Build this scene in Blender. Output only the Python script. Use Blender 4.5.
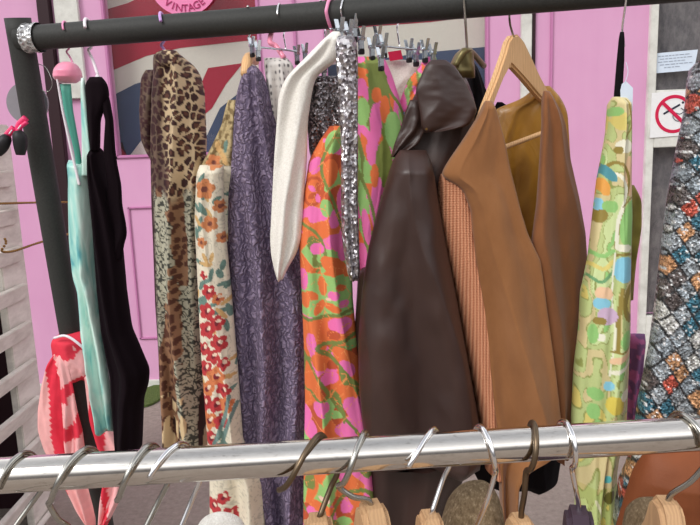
import bpy, bmesh, math, random
import numpy as np
from mathutils import Vector, Matrix
random.seed(4)
for o in list(bpy.data.objects): bpy.data.objects.remove(o)
S = bpy.context.scene
COL = S.collection

# ------------------------------------------------------------ camera
W_, H_, FPX = 700, 525, 680.0
PITCH, ROLL = math.radians(10.2), math.radians(2.1)
CAM = Vector((0, 0, 1.5))
F = Vector((0, math.cos(PITCH), -math.sin(PITCH)))
U0 = Vector((0, math.sin(PITCH), math.cos(PITCH)))
X0 = Vector((1, 0, 0))
R = X0*math.cos(ROLL) - U0*math.sin(ROLL)
U = X0*math.sin(ROLL) + U0*math.cos(ROLL)
cd = bpy.data.cameras.new('camera'); cam = bpy.data.objects.new('camera', cd); COL.objects.link(cam)
cd.sensor_width = 36; cd.lens = 36*FPX/W_; cd.clip_start = .02; cd.clip_end = 200
m = Matrix((R, U, -F)).transposed().to_4x4(); m.translation = CAM
cam.matrix_world = m
S.camera = cam

# ------------------------------------------------------------ sky, sun, exposure
w = bpy.data.worlds.new('sky'); S.world = w; w.use_nodes = True
nt = w.node_tree; nt.nodes.clear()
out = nt.nodes.new('ShaderNodeOutputWorld'); bg = nt.nodes.new('ShaderNodeBackground')
tc = nt.nodes.new('ShaderNodeTexCoord'); sx = nt.nodes.new('ShaderNodeSeparateXYZ'); rp = nt.nodes.new('ShaderNodeValToRGB')
nt.links.new(tc.outputs['Generated'], sx.inputs[0]); nt.links.new(sx.outputs['Z'], rp.inputs[0])
rp.color_ramp.elements[0].position = 0.0; rp.color_ramp.elements[0].color = (.16, .15, .15, 1)
rp.color_ramp.elements[1].position = 1.0; rp.color_ramp.elements[1].color = (.42, .44, .48, 1)
e = rp.color_ramp.elements.new(.15); e.color = (.26, .25, .25, 1)
e = rp.color_ramp.elements.new(.42); e.color = (1.5, 1.5, 1.52, 1)
e = rp.color_ramp.elements.new(.7); e.color = (.85, .86, .9, 1)
nt.links.new(rp.outputs[0], bg.inputs[0]); bg.inputs[1].default_value = 1.25
nt.links.new(bg.outputs[0], out.inputs[0])
sd = bpy.data.lights.new('sun', 'SUN'); sd.energy = 1.9; sd.angle = math.radians(24); sd.color = (1, .985, .95)
so = bpy.data.objects.new('sun', sd); COL.objects.link(so)
so.rotation_euler = Vector((.55, .62, -.72)).to_track_quat('-Z', 'Y').to_euler()
S.view_settings.view_transform = 'Standard'; S.view_settings.look = 'None'
S.view_settings.exposure = 0.05; S.view_settings.gamma = 1; S.view_settings.use_curve_mapping = False

# ------------------------------------------------------------ helpers
def P(px, py, Y):
    d = F*FPX + R*(px-W_/2) - U*(py-H_/2)
    return CAM + d*(Y/d.y)
def G(px, py):
    d = F*FPX + R*(px-W_/2) - U*(py-H_/2)
    return CAM + d*(-CAM.z/d.z)
def lin(c):
    return tuple((x/255/12.92 if x/255 <= .04045 else ((x/255+.055)/1.055)**2.4) for x in c)
class NT:
    def __init__(s, m): s.t = m.node_tree; s.b = s.t.nodes['Principled BSDF']
    def n(s, ty, **k):
        n = s.t.nodes.new(ty)
        for a, v in k.items(): setattr(n, a, v)
        return n
    def l(s, a, b): s.t.links.new(a, b)
    def pos(s, sc=(1, 1, 1), rot=(0, 0, 0)):
        t = s.n('ShaderNodeTexCoord'); m = s.n('ShaderNodeMapping'); m.inputs['Scale'].default_value = sc; m.inputs['Rotation'].default_value = rot
        s.l(t.outputs['Object'], m.inputs[0]); return m.outputs[0]
    def noise(s, v, sc, det=3, rough=.5, dist=0):
        n = s.n('ShaderNodeTexNoise'); s.l(v, n.inputs['Vector']); n.inputs['Scale'].default_value = sc
        n.inputs['Detail'].default_value = det; n.inputs['Roughness'].default_value = rough; n.inputs['Distortion'].default_value = dist
        return n.outputs[0]
    def vor(s, v, sc, feat='F1', out='Distance', metric='EUCLIDEAN', rnd=1):
        n = s.n('ShaderNodeTexVoronoi', feature=feat)
        if feat == 'F1': n.distance = metric
        s.l(v, n.inputs['Vector']); n.inputs['Scale'].default_value = sc; n.inputs['Randomness'].default_value = rnd
        return n.outputs[out]
    def wave(s, v, sc, dist=0, dire='X', prof='SIN'):
        n = s.n('ShaderNodeTexWave', bands_direction=dire, wave_profile=prof); s.l(v, n.inputs['Vector'])
        n.inputs['Scale'].default_value = sc; n.inputs['Distortion'].default_value = dist; return n.outputs['Fac']
    def ramp(s, f, stops, const=False):
        r = s.n('ShaderNodeValToRGB'); s.l(f, r.inputs[0]); cr = r.color_ramp
        if const: cr.interpolation = 'CONSTANT'
        while len(cr.elements) < len(stops): cr.elements.new(.5)
        for e, (p, c) in zip(cr.elements, stops): e.position = p; e.color = (*lin(c), 1) if not isinstance(c, float) else (c, c, c, 1)
        return r.outputs[0]
    def mix(s, f, a, b, ty='MIX'):
        m = s.n('ShaderNodeMix', data_type='RGBA', blend_type=ty)
        for i, v in ((0, f), (6, a), (7, b)):
            if hasattr(v, 'links') or isinstance(v, bpy.types.NodeSocket): s.l(v, m.inputs[i])
            elif i == 0: m.inputs[0].default_value = v
            else: m.inputs[i].default_value = (*v, 1)
        return m.outputs[2]
    def math(s, op, a, b=0):
        m = s.n('ShaderNodeMath', operation=op)
        for i, v in ((0, a), (1, b)):
            if isinstance(v, bpy.types.NodeSocket): s.l(v, m.inputs[i])
            else: m.inputs[i].default_value = v
        return m.outputs[0]
    def bump(s, h, st=.5, d=.002):
        b = s.n('ShaderNodeBump'); b.inputs['Strength'].default_value = st; b.inputs['Distance'].default_value = d
        s.l(h, b.inputs['Height']); s.l(b.outputs[0], s.b.inputs['Normal'])
    def attr(s, name='print'):
        a = s.n('ShaderNodeAttribute', attribute_name=name); return a.outputs['Color']
    def base(s, c): s.l(c, s.b.inputs['Base Color'])
def mat(name, col=(200, 200, 200), rough=.8, metal=0, fn=None, spec=.3, sheen=0):
    m = bpy.data.materials.new(name); m.use_nodes = True; b = m.node_tree.nodes['Principled BSDF']
    b.inputs['Base Color'].default_value = (*lin(col), 1); b.inputs['Roughness'].default_value = rough
    b.inputs['Metallic'].default_value = metal; b.inputs['Specular IOR Level'].default_value = spec
    if sheen: b.inputs['Sheen Weight'].default_value = sheen
    N = NT(m)
    if fn: fn(N)
    else:
        v = N.noise(N.pos(), 60, 4); c = lin(col)
        N.base(N.mix(v, tuple(x*.92 for x in c), tuple(min(1, x*1.07) for x in c)))
    return m
def link(name, me, mt=None, parent=None):
    o = bpy.data.objects.new(name, me); COL.objects.link(o)
    if mt is not None:
        for x in (mt if isinstance(mt, (list, tuple)) else [mt]): me.materials.append(x)
    if parent is not None:
        o.parent = parent; o.matrix_parent_inverse = Matrix.Translation(parent.matrix_basis.translation).inverted()
    return o
def tag(o, label, cat, group=None, kind=None):
    o['label'] = label; o['category'] = cat
    if group: o['group'] = group
    if kind: o['kind'] = kind
    return o
def thing(name, label, cat, loc=(0, 0, 0), group=None):
    o = bpy.data.objects.new(name, None); COL.objects.link(o); o.location = loc; o.empty_display_size = .05
    return tag(o, label, cat, group)
def struct(o): o['kind'] = 'structure'; return o
def smooth(me, ang=None):
    me.polygons.foreach_set('use_smooth', [True]*len(me.polygons))
def mk(verts, faces):
    me = bpy.data.meshes.new('m'); me.from_pydata([tuple(v) for v in verts], [], faces); me.update(); return me
def cat_rom(pts, n):
    pts = [Vector(p) for p in pts]
    if len(pts) < 3: return [pts[0].lerp(pts[-1], i/n) for i in range(n+1)]
    res = []
    q = [2*pts[0]-pts[1]]+pts+[2*pts[-1]-pts[-2]]
    for i in range(1, len(q)-2):
        for k in range(n):
            t = k/n
            res.append(.5*((2*q[i])+(q[i+1]-q[i-1])*t+(2*q[i-1]-5*q[i]+4*q[i+1]-q[i+2])*t*t+(-q[i-1]+3*q[i]-3*q[i+1]+q[i+2])*t**3))
    res.append(pts[-1]); return res
def tube_data(pts, r, seg=12, caps=True, n=6, off=0, ell=None):
    pts = cat_rom(pts, n) if n else [Vector(p) for p in pts]
    L = len(pts); rs = r if callable(r) else (lambda t: r)
    V = []; Fc = []
    t0 = (pts[1]-pts[0]).normalized()
    nrm = t0.orthogonal().normalized()
    for i, p in enumerate(pts):
        t = (pts[min(i+1, L-1)]-pts[max(i-1, 0)]).normalized()
        nrm = (nrm-t*nrm.dot(t)).normalized(); b = t.cross(nrm)
        rr = rs(i/(L-1))
        for k in range(seg):
            a = 2*math.pi*k/seg; V.append(p+nrm*(math.cos(a)*rr)+b*(math.sin(a)*rr))
    for i in range(L-1):
        for k in range(seg):
            a = off+i*seg+k; b_ = off+i*seg+(k+1) % seg
            Fc.append((a, b_, b_+seg, a+seg))
    if caps: Fc.append(tuple(off+k for k in reversed(range(seg)))); Fc.append(tuple(off+(L-1)*seg+k for k in range(seg)))
    return V, Fc
def tube(name, pts, r, mt, parent=None, seg=12, n=6):
    v, f = tube_data(pts, r, seg, True, n); me = mk(v, f); smooth(me); return link(name, me, mt, parent)
def tubes(name, lst, mt, parent=None, seg=8, n=6):
    V = []; Fc = []
    for pts, r in lst:
        v, f = tube_data(pts, r, seg, True, n, off=len(V)); V += v; Fc += f
    me = mk(V, Fc); smooth(me); return link(name, me, mt, parent)
def bm_obj(name, bm, mt, parent=None, sm=True):
    me = bpy.data.meshes.new(name); bm.normal_update(); bm.to_mesh(me); bm.free()
    if sm: smooth(me)
    return link(name, me, mt, parent)
def box_bm(bm, a, b, bev=0):
    a, b = Vector(a), Vector(b); r = bmesh.ops.create_cube(bm, size=1)
    for v in r['verts']: v.co = Vector(((v.co.x+.5)*(b.x-a.x)+a.x, (v.co.y+.5)*(b.y-a.y)+a.y, (v.co.z+.5)*(b.z-a.z)+a.z))
    if bev: bmesh.ops.bevel(bm, geom=list({e for v in r['verts'] for e in v.link_edges}), offset=bev, segments=2, affect='EDGES', clamp_overlap=True)
def box(name, a, b, mt, parent=None, bev=0):
    bm = bmesh.new(); box_bm(bm, a, b, bev); return bm_obj(name, bm, mt, parent, False)
def beam(name, p, q, wx, wz, mt, parent=None, bev=.002, up=Vector((0, 0, 1))):
    p, q = Vector(p), Vector(q); d = (q-p); L = d.length; d.normalize(); s = d.cross(up).normalized(); u = s.cross(d)
    bm = bmesh.new(); box_bm(bm, (-wx/2, 0, -wz/2), (wx/2, L, wz/2), bev)
    M = Matrix((s, d, u)).transposed().to_4x4(); M.translation = p; bmesh.ops.transform(bm, matrix=M, verts=bm.verts)
    return bm_obj(name, bm, mt, parent, False)
def prism(name, poly, Y, th, mt, parent=None, bev=0, slope=0):
    """outline in photo pixels set at distance Y, extruded th metres backwards"""
    bm = bmesh.new(); fr = [bm.verts.new(P(x, y, Y)) for x, y in poly]
    f = bm.faces.new(fr); bm.normal_update()
    r = bmesh.ops.extrude_face_region(bm, geom=[f]); nv = [v for v in r['geom'] if isinstance(v, bmesh.types.BMVert)]
    for v in nv: v.co.y += th
    bmesh.ops.recalc_face_normals(bm, faces=bm.faces)
    if bev: bmesh.ops.bevel(bm, geom=bm.edges[:], offset=bev, segments=2, affect='EDGES')
    return bm_obj(name, bm, mt, parent, False)

# ------------------------------------------------------------ numpy pattern tools
def hsh(ix, iy, s=0):
    h = np.sin(ix*127.1+iy*311.7+s*74.7)*43758.5453; return h-np.floor(h)
def vn(x, y, s=0):
    ix, iy = np.floor(x), np.floor(y); fx, fy = x-ix, y-iy; fx = fx*fx*(3-2*fx); fy = fy*fy*(3-2*fy)
    a = hsh(ix, iy, s); b = hsh(ix+1, iy, s); c = hsh(ix, iy+1, s); d = hsh(ix+1, iy+1, s)
    return (a*(1-fx)+b*fx)*(1-fy)+(c*(1-fx)+d*fx)*fy
def fbm(x, y, s=0): return (vn(x, y, s)+.5*vn(2*x, 2*y, s+1)+.25*vn(4*x, 4*y, s+2))/1.75
def voro(x, y, s=0, manh=False):
    ix, iy = np.floor(x), np.floor(y); F1 = np.full_like(x, 9.); F2 = np.full_like(x, 9.); cid = np.zeros_like(x)
    dx = np.zeros_like(x); dy = np.zeros_like(x)
    for i in (-1, 0, 1):
        for j in (-1, 0, 1):
            px = ix+i+hsh(ix+i, iy+j, s); py = iy+j+hsh(ix+i, iy+j, s+5)
            d = np.abs(px-x)+np.abs(py-y) if manh else np.hypot(px-x, py-y)
            n = d < F1; F2 = np.where(n, F1, np.minimum(F2, d)); cid = np.where(n, hsh(ix+i, iy+j, s+9), cid)
            dx = np.where(n, x-px, dx); dy = np.where(n, y-py, dy); F1 = np.where(n, d, F1)
    return F1, F2, cid, dx, dy
def C(*c): return np.array(lin(c))
def put(col, mask, c, soft=None): col[mask] = c
def ell(col, u, v, cx, cy, rx, ry, ang, c):
    a = math.radians(ang); x, y = u-cx, v-cy; xr = x*math.cos(a)+y*math.sin(a); yr = -x*math.sin(a)+y*math.cos(a)
    col[(xr/rx)**2+(yr/ry)**2 < 1] = c
def line(col, u, v, pts, wd, c):
    pts = [(p.x, p.y) for p in cat_rom([(a, b, 0) for a, b in pts], 6)]; m = np.zeros(u.shape, bool)
    for (x0, y0), (x1, y1) in zip(pts, pts[1:]):
        L = (x1-x0)**2+(y1-y0)**2+1e-9; t = np.clip(((u-x0)*(x1-x0)+(v-y0)*(y1-y0))/L, 0, 1)
        m |= np.hypot(u-x0-t*(x1-x0), v-y0-t*(y1-y0)) < wd/2
    col[m] = c
def pick(cid, cols, cum):
    out = np.zeros(cid.shape+(3,)); lo = 0
    for c, h in zip(cols, cum): out[(cid >= lo) & (cid < h)] = c; lo = h
    return out
def flower(col, u, v, cx, cy, r, c, cc, rot=0, n=5):
    x, y = u-cx, v-cy; d = np.hypot(x, y); a = np.arctan2(y, x)+rot
    col[d < r*(.72+.3*np.abs(np.cos(a*n/2)))] = c; col[d < r*.3] = cc

# ------------------------------------------------------------ garment: closed cloth body lofted down from rows
FOLD = 1.9
BAR_A, BAR_B = (34, 38, 1.30), (668, -12, 1.09)
A3, B3 = P(*BAR_A), P(*BAR_B)
def Yb(px):
    """depth of the black rail at photo column px"""
    lo, hi = -.5, 1.5
    for _ in range(30):
        t = (lo+hi)/2; p = A3.lerp(B3, t); v = p-CAM; x = W_/2+FPX*v.dot(R)/v.dot(F)
        if x < px: lo = t
        else: hi = t
    return A3.lerp(B3, t).y
def garment(name, rows, mt, parent=None, Y=None, T=.05, amp=.004, nf=4, seed=0, paint=None, res=1.5, nu=None, pw=2.4, yaw=0, grow=1., taper=8, hemtaper=0, wob=1., rag=0.):
    rows = sorted(rows); ys = [r[0] for r in rows]
    yy = np.arange(ys[0], ys[-1]+res*.5, res); L = len(yy)
    xl = np.interp(yy, ys, [r[1] for r in rows]); xr = np.interp(yy, ys, [r[2] for r in rows])
    k = max(1, min(int(7/res), L//14))
    def sm(a):
        p = np.pad(a, k, mode='reflect', reflect_type='odd'); ker = np.hanning(2*k+3)[1:-1]; ker /= ker.sum()
        return np.convolve(p, ker, 'valid')
    if L > 2*k+2: xl, xr = sm(xl), sm(xr)
    wmax = float(np.max(xr-xl)); xm = float(np.mean((xl+xr)/2))
    if Y is None: Y = Yb(xm)
    nh = nu or max(14, int(wmax/1.4))
    t = np.linspace(-1, 1, nh+1); xs = .45*t+.55*np.sin(np.pi*t/2)
    prof = np.power(np.clip(1-np.abs(xs)**pw, 0, 1), 1/pw)
    # ring: front left->right, back right->left
    X = np.concatenate([xs, xs[-2:0:-1]]); D = np.concatenate([-prof, prof[-2:0:-1]]); nr = len(X)
    V = np.zeros((L, nr, 3)); UU = np.zeros((L, nr)); VV = np.zeros((L, nr))
    for i in range(L):
        a = np.array(P(xl[i], yy[i], Y)); b = np.array(P(xr[i], yy[i], Y)); c = (a+b)/2; h = (b-a)/2
        s = (yy[i]-yy[0])/max(1, yy[-1]-yy[0])
        tt = T/2*min(1, math.sqrt(max(.0, (yy[i]-yy[0]+.6)/taper)))
        if hemtaper: tt *= min(1, math.sqrt(max(.02, (yy[-1]-yy[i]+.6)/hemtaper)))
        ph = X*nf*1.6+seed*3.1+.9*wob*np.sin(s*3.1+seed)
        f = 2.2*np.abs(np.sin(ph*.62+.7*np.sin(s*4+seed)))-1.3+.6*np.sin(ph*1.73+1.3+s*2*wob)+1.1*(vn(X*nf*.9+seed*7, np.full(nr, s*3+seed), 3)-.5)+.5*(vn(X*nf*2.2+seed*3, np.full(nr, s*14), 5)-.5)
        g = FOLD*amp*(.35+.65*s*grow)*np.power(np.clip(1-X**2, 0, 1), .35)
        V[i, :, 0] = c[0]+h[0]*X; V[i, :, 2] = c[2]+h[2]*X
        if rag: V[i, :, 2] += rag*(vn(X*6+seed, np.full(nr, s*2.), 8)-.5)*s**4
        V[i, :, 1] = c[1]+h[1]*X+D*tt+f*g*np.where(D <= 0, 1, -1)*min(1, (yy[i]-yy[0])/20)+yaw*h[0]*X
        UU[i] = xl[i]+(X+1)/2*(xr[i]-xl[i])+np.where(D > 1e-6, 3., 0); VV[i] = yy[i]
    idx = np.arange(L*nr).reshape(L, nr); a = idx[:-1]; b = np.roll(idx, -1, 1)[:-1]; c = np.roll(idx, -1, 1)[1:]; d = idx[1:]
    q = np.stack([a, d, c, b], -1).reshape(-1, 4)
    faces = [tuple(r) for r in q.tolist()]+[tuple(idx[0].tolist()), tuple(idx[-1][::-1].tolist())]
    me = mk(V.reshape(-1, 3).tolist(), faces); smooth(me)
    if paint:
        cols = paint(UU.ravel(), VV.ravel()); at = me.attributes.new('print', 'FLOAT_COLOR', 'POINT')
        at.data.foreach_set('color', np.concatenate([np.clip(cols, 0, 1), np.ones((len(cols), 1))], 1).astype(np.float32).ravel())
    return link(name, me, mt, parent)

# ------------------------------------------------------------ materials
def fabric_print(N):
    a = N.attr(); v = N.noise(N.pos(), 350, 3); N.base(N.mix(.12, a, N.ramp(v, [(0, 90), (1, 255)]) if False else N.mix(v, (.25, .25, .25), (.9, .9, .9)), 'OVERLAY'))
    N.bump(N.noise(N.pos((1, 1, .5)), 160, 4), .25, .0015)
M_print = mat('printed_cotton', rough=.75, fn=fabric_print)
M_silkprint = mat('printed_satin', rough=.45, fn=fabric_print, spec=.5)
def f_pink(N):
    v = N.noise(N.pos(), 3, 5); n2 = N.noise(N.pos((1, 1, .08)), 25, 4)
    c = N.mix(v, lin((212, 152, 190)), lin((226, 173, 206))); N.base(N.mix(N.math('MULTIPLY', n2, .35), c, lin((206, 146, 186)))); N.bump(n2, .2, .002)
M_pink = mat('pink_paint', rough=.55, fn=f_pink)
M_pinkd = mat('pink_moulding', (196, 128, 172), .5)
def f_white(N):
    v = N.noise(N.pos(), 9, 6, .65); N.base(N.ramp(v, [(.25, (186, 184, 176)), (.6, (222, 221, 214))])); N.bump(v, .2, .002)
M_white = mat('white_paint', rough=.5, fn=f_white)
def f_shelf(N):
    v = N.noise(N.pos((1, 1, 3)), 7, 6, .65); N.base(N.ramp(v, [(.25, (190, 182, 172)), (.6, (226, 220, 210))])); N.bump(v, .2, .002)
M_shelf = mat('white_washed_wood', rough=.6, fn=f_shelf)
M_darkpost = mat('dark_paint_gap_shade', (48, 26, 32), .5)
def f_ground(N):
    v = N.noise(N.pos(), 40, 8, .75); w2 = N.noise(N.pos(), 2.2, 4)
    N.base(N.mix(w2, N.ramp(v, [(.3, (104, 94, 86)), (.55, (146, 136, 126)), (.8, (182, 172, 162))]), lin((150, 138, 128)))); N.bump(v, .6, .006)
M_ground = mat('paving', rough=.9, fn=f_ground)
def f_moss(N):
    v = N.noise(N.pos(), 120, 5); N.base(N.ramp(v, [(.3, (62, 84, 40)), (.7, (110, 128, 66))])); N.bump(v, 1, .02)
M_moss = mat('moss', rough=1, fn=f_moss)
def f_foam(N):
    v = N.noise(N.pos(), 260, 4, .7); w2 = N.noise(N.pos((1, 1, .3)), 12, 3)
    N.base(N.mix(w2, N.ramp(v, [(.3, (44, 44, 43)), (.7, (66, 66, 63))]), lin((48, 48, 46)))); N.bump(v, .25, .001)
M_foam = mat('black_foam', rough=.62, fn=f_foam)
def f_tape(N):
    v = N.vor(N.pos(), 140); N.bump(v, .9, .004); N.b.inputs['Roughness'].default_value = .22; N.base(N.ramp(v, [(.1, (120, 120, 122)), (.6, (215, 215, 215))]))
M_tape = mat('silver_tape', metal=.6, fn=f_tape)
def f_chrome(N):
    v = N.noise(N.pos((1, 6, 6)), 14, 4); N.b.inputs['Base Color'].default_value = (.86, .84, .82, 1)
    r = N.math('MULTIPLY_ADD', v, .12); r.node.inputs[2].default_value = .06; N.l(r, N.b.inputs['Roughness'])
    N.base(N.ramp(N.noise(N.pos((1, 4, 4)), 70, 6, .7), [(.22, (150, 145, 138)), (.4, (212, 207, 200)), (.8, (226, 222, 216))]))
M_chrome = mat('chrome_tube', rough=.1, metal=1, fn=f_chrome)
M_wire = mat('steel_wire', (176, 174, 168), .25, 1)
M_wirebright = mat('bright_wire', (232, 232, 234), .14, 1)
M_wiredark = mat('tarnished_wire', (112, 96, 78), .38, .9)
M_clip = mat('chrome_clip', (200, 206, 212), .22, .85)
M_rubber = mat('black_rubber', (34, 32, 34), .5)
M_pinkpl = mat('pink_plastic', (240, 150, 190), .4, spec=.5)
M_whitepl = mat('white_plastic', (236, 226, 232), .35, spec=.5)
M_lilacpl = mat('lilac_plastic', (196, 150, 214), .35, spec=.5)
M_hotpink = mat('hot_pink_plastic', (232, 48, 108), .35, spec=.5)
M_greydisc = mat('grey_plastic', (146, 142, 148), .4)
def f_wood(N, a=(190, 140, 92), b=(226, 182, 132)):
    v = N.wave(N.pos((1, 1, .25)), 90, 6, 'X'); n = N.noise(N.pos((1, 1, .2)), 30, 5)
    N.base(N.mix(n, N.ramp(v, [(0, a), (1, b)]), lin(b))); N.bump(v, .1, .0005)
M_wood = mat('beech_wood', rough=.5, fn=f_wood, spec=.4)
M_woodn = mat('pale_wood', rough=.6, fn=lambda N: f_wood(N, (168, 130, 96), (194, 156, 116)))
M_satinpink = mat('pink_satin', (240, 142, 170), .3, spec=.6, sheen=.4)
def f_aqua(N):
    v = N.noise(N.pos((1, 1, .35)), 28, 3, .6, .6)
    N.base(N.ramp(v, [(.3, (96, 172, 178)), (.42, (158, 214, 204)), (.55, (204, 234, 222)), (.75, (226, 242, 232))])); N.bump(v, .5, .006)  # palest stops paint the satin's white highlights into the colour
M_aqua = mat('aqua_satin', rough=.32, fn=f_aqua, spec=.6)
M_aquadark = mat('jade_strap', (84, 160, 142), .4)
M_velvet = mat('black_velvet', (22, 13, 18), .95, spec=.1)
M_blackcloth = mat('black_cloth', (20, 17, 20), .85, spec=.1)
def f_lace(N):
    p = N.pos(); d = N.noise(p, 60, 2)
    v = N.n('ShaderNodeVectorMath', operation='MULTIPLY_ADD'); N.l(p, v.inputs[0]); v.inputs[1].default_value = (1, 1, 1)
    nn = N.n('ShaderNodeTexNoise'); N.l(p, nn.inputs['Vector']); nn.inputs['Scale'].default_value = 70
    s = N.n('ShaderNodeVectorMath', operation='SCALE'); N.l(nn.outputs['Color'], s.inputs[0]); s.inputs['Scale'].default_value = .016; N.l(s.outputs[0], v.inputs[2])
    e = N.vor(v.outputs[0], 62, 'DISTANCE_TO_EDGE')
    w2 = N.wave(v.outputs[0], 34, 14, 'X')
    h = N.math('MULTIPLY', N.ramp(e, [(0, 0.), (.16, 1.)]), w2)
    N.base(N.ramp(h, [(0, (90, 78, 100)), (.15, (112, 99, 122)), (.5, (136, 121, 144)), (1, (146, 131, 154))])); N.bump(h, .8, .004)
M_lace = mat('purple_lace', rough=.8, fn=f_lace)
def f_scarf(N):
    v = N.noise(N.pos(), 420, 3); N.base(N.ramp(v, [(.3, (226, 220, 210)), (.7, (246, 242, 234))])); N.bump(N.wave(N.pos(), 260, 1, 'Z'), .4, .001)
M_whiteknit = mat('white_knit', rough=.9, fn=f_scarf)
def f_leather(N):
    v = N.noise(N.pos((1, 1, .6)), 7, 3, .5, .6); g = N.vor(N.pos(), 520, 'DISTANCE_TO_EDGE'); h = N.math('ADD', v, N.math('MULTIPLY', g, .04))
    N.base(N.ramp(v, [(.3, (46, 28, 25)), (.7, (64, 44, 38))])); N.bump(h, .5, .012)
M_leather = mat('dark_brown_leather', rough=.42, fn=f_leather, spec=.55)
def f_suede(N, a=(128, 84, 50), b=(156, 108, 70)):
    v = N.noise(N.pos((1, 1, .5)), 9, 6, .6); N.base(N.ramp(v, [(.3, a), (.7, b)])); N.bump(N.noise(N.pos(), 300, 4), .3, .001)
M_suede = mat('tan_suede', rough=.95, fn=f_suede, sheen=.2, spec=.1)
M_suedeshade = mat('tan_suede_shaded', rough=.95, fn=lambda N: f_suede(N, (112, 70, 42), (138, 90, 58)), sheen=.15, spec=.1)  # same tan suede, darkened in colour for the front turned from the sun
M_rust = mat('rust_leather', rough=.6, fn=lambda N: f_suede(N, (116, 60, 32), (142, 80, 46)))
def f_knit(N):
    wv = N.wave(N.pos(), 62, .4, 'X'); wz = N.wave(N.pos(), 120, 1.2, 'Z'); h = N.math('ADD', wv, N.math('MULTIPLY', wz, .5))
    N.base(N.ramp(h, [(.1, (164, 98, 70)), (.6, (194, 128, 94)), (1, (212, 150, 116))])); N.bump(h, .6, .002)
M_knit = mat('rust_rib_knit', rough=.95, fn=f_knit)
def f_gold(N):
    v = N.noise(N.pos((1, 1, .5)), 22, 3, .5, .8); N.base(N.ramp(v, [(.3, (128, 84, 22)), (.65, (176, 126, 48)), (.9, (205, 160, 84))])); N.bump(v, .6, .008)
M_gold = mat('gold_satin_lining', rough=.35, fn=f_gold, spec=.5)
def f_eyelet(N):
    v = N.vor(N.pos((1, 1, .7)), 130, rnd=.25); N.base(N.ramp(v, [(.2, (96, 92, 92)), (.38, (206, 200, 194)), (1, (220, 214, 208))])); N.bump(v, .4, .001)
M_eyelet = mat('white_eyelet_cotton', rough=.8, fn=f_eyelet)
def sequin(cols, sc, rnd=1., metal=.75):
    def f(N):
        p = N.pos(); n = N.n('ShaderNodeTexVoronoi'); N.l(p, n.inputs['Vector']); n.inputs['Scale'].default_value = sc; n.inputs['Randomness'].default_value = rnd
        sp = N.n('ShaderNodeSeparateXYZ'); N.l(n.outputs['Color'], sp.inputs[0])
        if cols: c = N.ramp(sp.outputs[0], cols)
        else:
            c = N.mix(N.ramp(sp.outputs[0], [(0, .62), (1, 1.)]), (0, 0, 0), (1, 1, 1)); c = N.mix(1., N.attr(), N.ramp(sp.outputs[1], [(0, (120, 120, 120)), (.6, (235, 235, 235)), (1, (255, 255, 255))]), 'MULTIPLY')  # glitter of single sequins is multiplied into the base colour
        N.base(c); N.b.inputs['Metallic'].default_value = metal; N.b.inputs['Roughness'].default_value = .28
        g = N.n('ShaderNodeNewGeometry'); a = N.n('ShaderNodeVectorMath', operation='SUBTRACT'); N.l(n.outputs['Color'], a.inputs[0]); a.inputs[1].default_value = (.5, .5, .5)
        s = N.n('ShaderNodeVectorMath', operation='SCALE'); N.l(a.outputs[0], s.inputs[0]); s.inputs['Scale'].default_value = .95
        b = N.n('ShaderNodeVectorMath', operation='ADD'); N.l(g.outputs['Normal'], b.inputs[0]); N.l(s.outputs[0], b.inputs[1])
        q = N.n('ShaderNodeVectorMath', operation='NORMALIZE'); N.l(b.outputs[0], q.inputs[0])
        bu = N.n('ShaderNodeBump'); bu.inputs['Strength'].default_value = .5; bu.inputs['Distance'].default_value = .002; N.l(n.outputs['Distance'], bu.inputs['Height']); N.l(q.outputs[0], bu.inputs['Normal'])
        N.l(bu.outputs[0], N.b.inputs['Normal'])
    return f
M_seqsilver = mat('silver_sequins', fn=sequin([(0, (92, 84, 88)), (.45, (150, 144, 148)), (.9, (212, 208, 210))], 210))
M_seqgrey = mat('grey_sequins', fn=sequin([(0, (58, 54, 56)), (.5, (104, 98, 100)), (1, (176, 170, 174))], 300))
M_seqprint = mat('harlequin_sequins', fn=sequin(None, 380, metal=.2))
def f_tweed(N):
    v = N.noise(N.pos((1, 1, .4), (0, .5, 0)), 300, 5, .8); N.base(N.ramp(v, [(.3, (84, 68, 48)), (.55, (136, 116, 90)), (.75, (190, 174, 146))])); N.bump(v, .9, .003)
M_tweed = mat('taupe_fleece', rough=1, fn=f_tweed)
def f_glass(N):
    N.b.inputs['Transmission Weight'].default_value = 1.; N.b.inputs['IOR'].default_value = 1.12; N.b.inputs['Roughness'].default_value = 0
M_glass = bpy.data.materials.new('window_glass'); M_glass.use_nodes = True
_t = M_glass.node_tree; _t.nodes.clear(); _o = _t.nodes.new('ShaderNodeOutputMaterial'); _m = _t.nodes.new('ShaderNodeMixShader'); _g = _t.nodes.new('ShaderNodeBsdfGlossy'); _tr = _t.nodes.new('ShaderNodeBsdfTransparent')
_g.inputs['Roughness'].default_value = .04; _m.inputs[0].default_value = .05; _t.links.new(_tr.outputs[0], _m.inputs[1]); _t.links.new(_g.outputs[0], _m.inputs[2]); _t.links.new(_m.outputs[0], _o.inputs[0])
M_flagred = mat('flag_red', (158, 30, 54), .8); M_flagcream = mat('flag_cream', (206, 202, 190), .8); M_flagblue = mat('flag_blue', (60, 74, 100), .8)
def f_net(N):
    v = N.noise(N.pos((1, 1, .5)), 26, 6, .7); N.base(N.ramp(v, [(.25, (70, 70, 74)), (.5, (104, 100, 102)), (.75, (132, 128, 128))])); N.bump(v, .5, .01)
M_net = mat('grey_net_curtain', rough=.8, fn=f_net)
M_paper = mat('white_paper', (214, 226, 240), .7); M_ink = mat('grey_ink', (150, 160, 178), .7); M_inkdark = mat('dark_ink', (40, 44, 60), .6)
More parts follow.
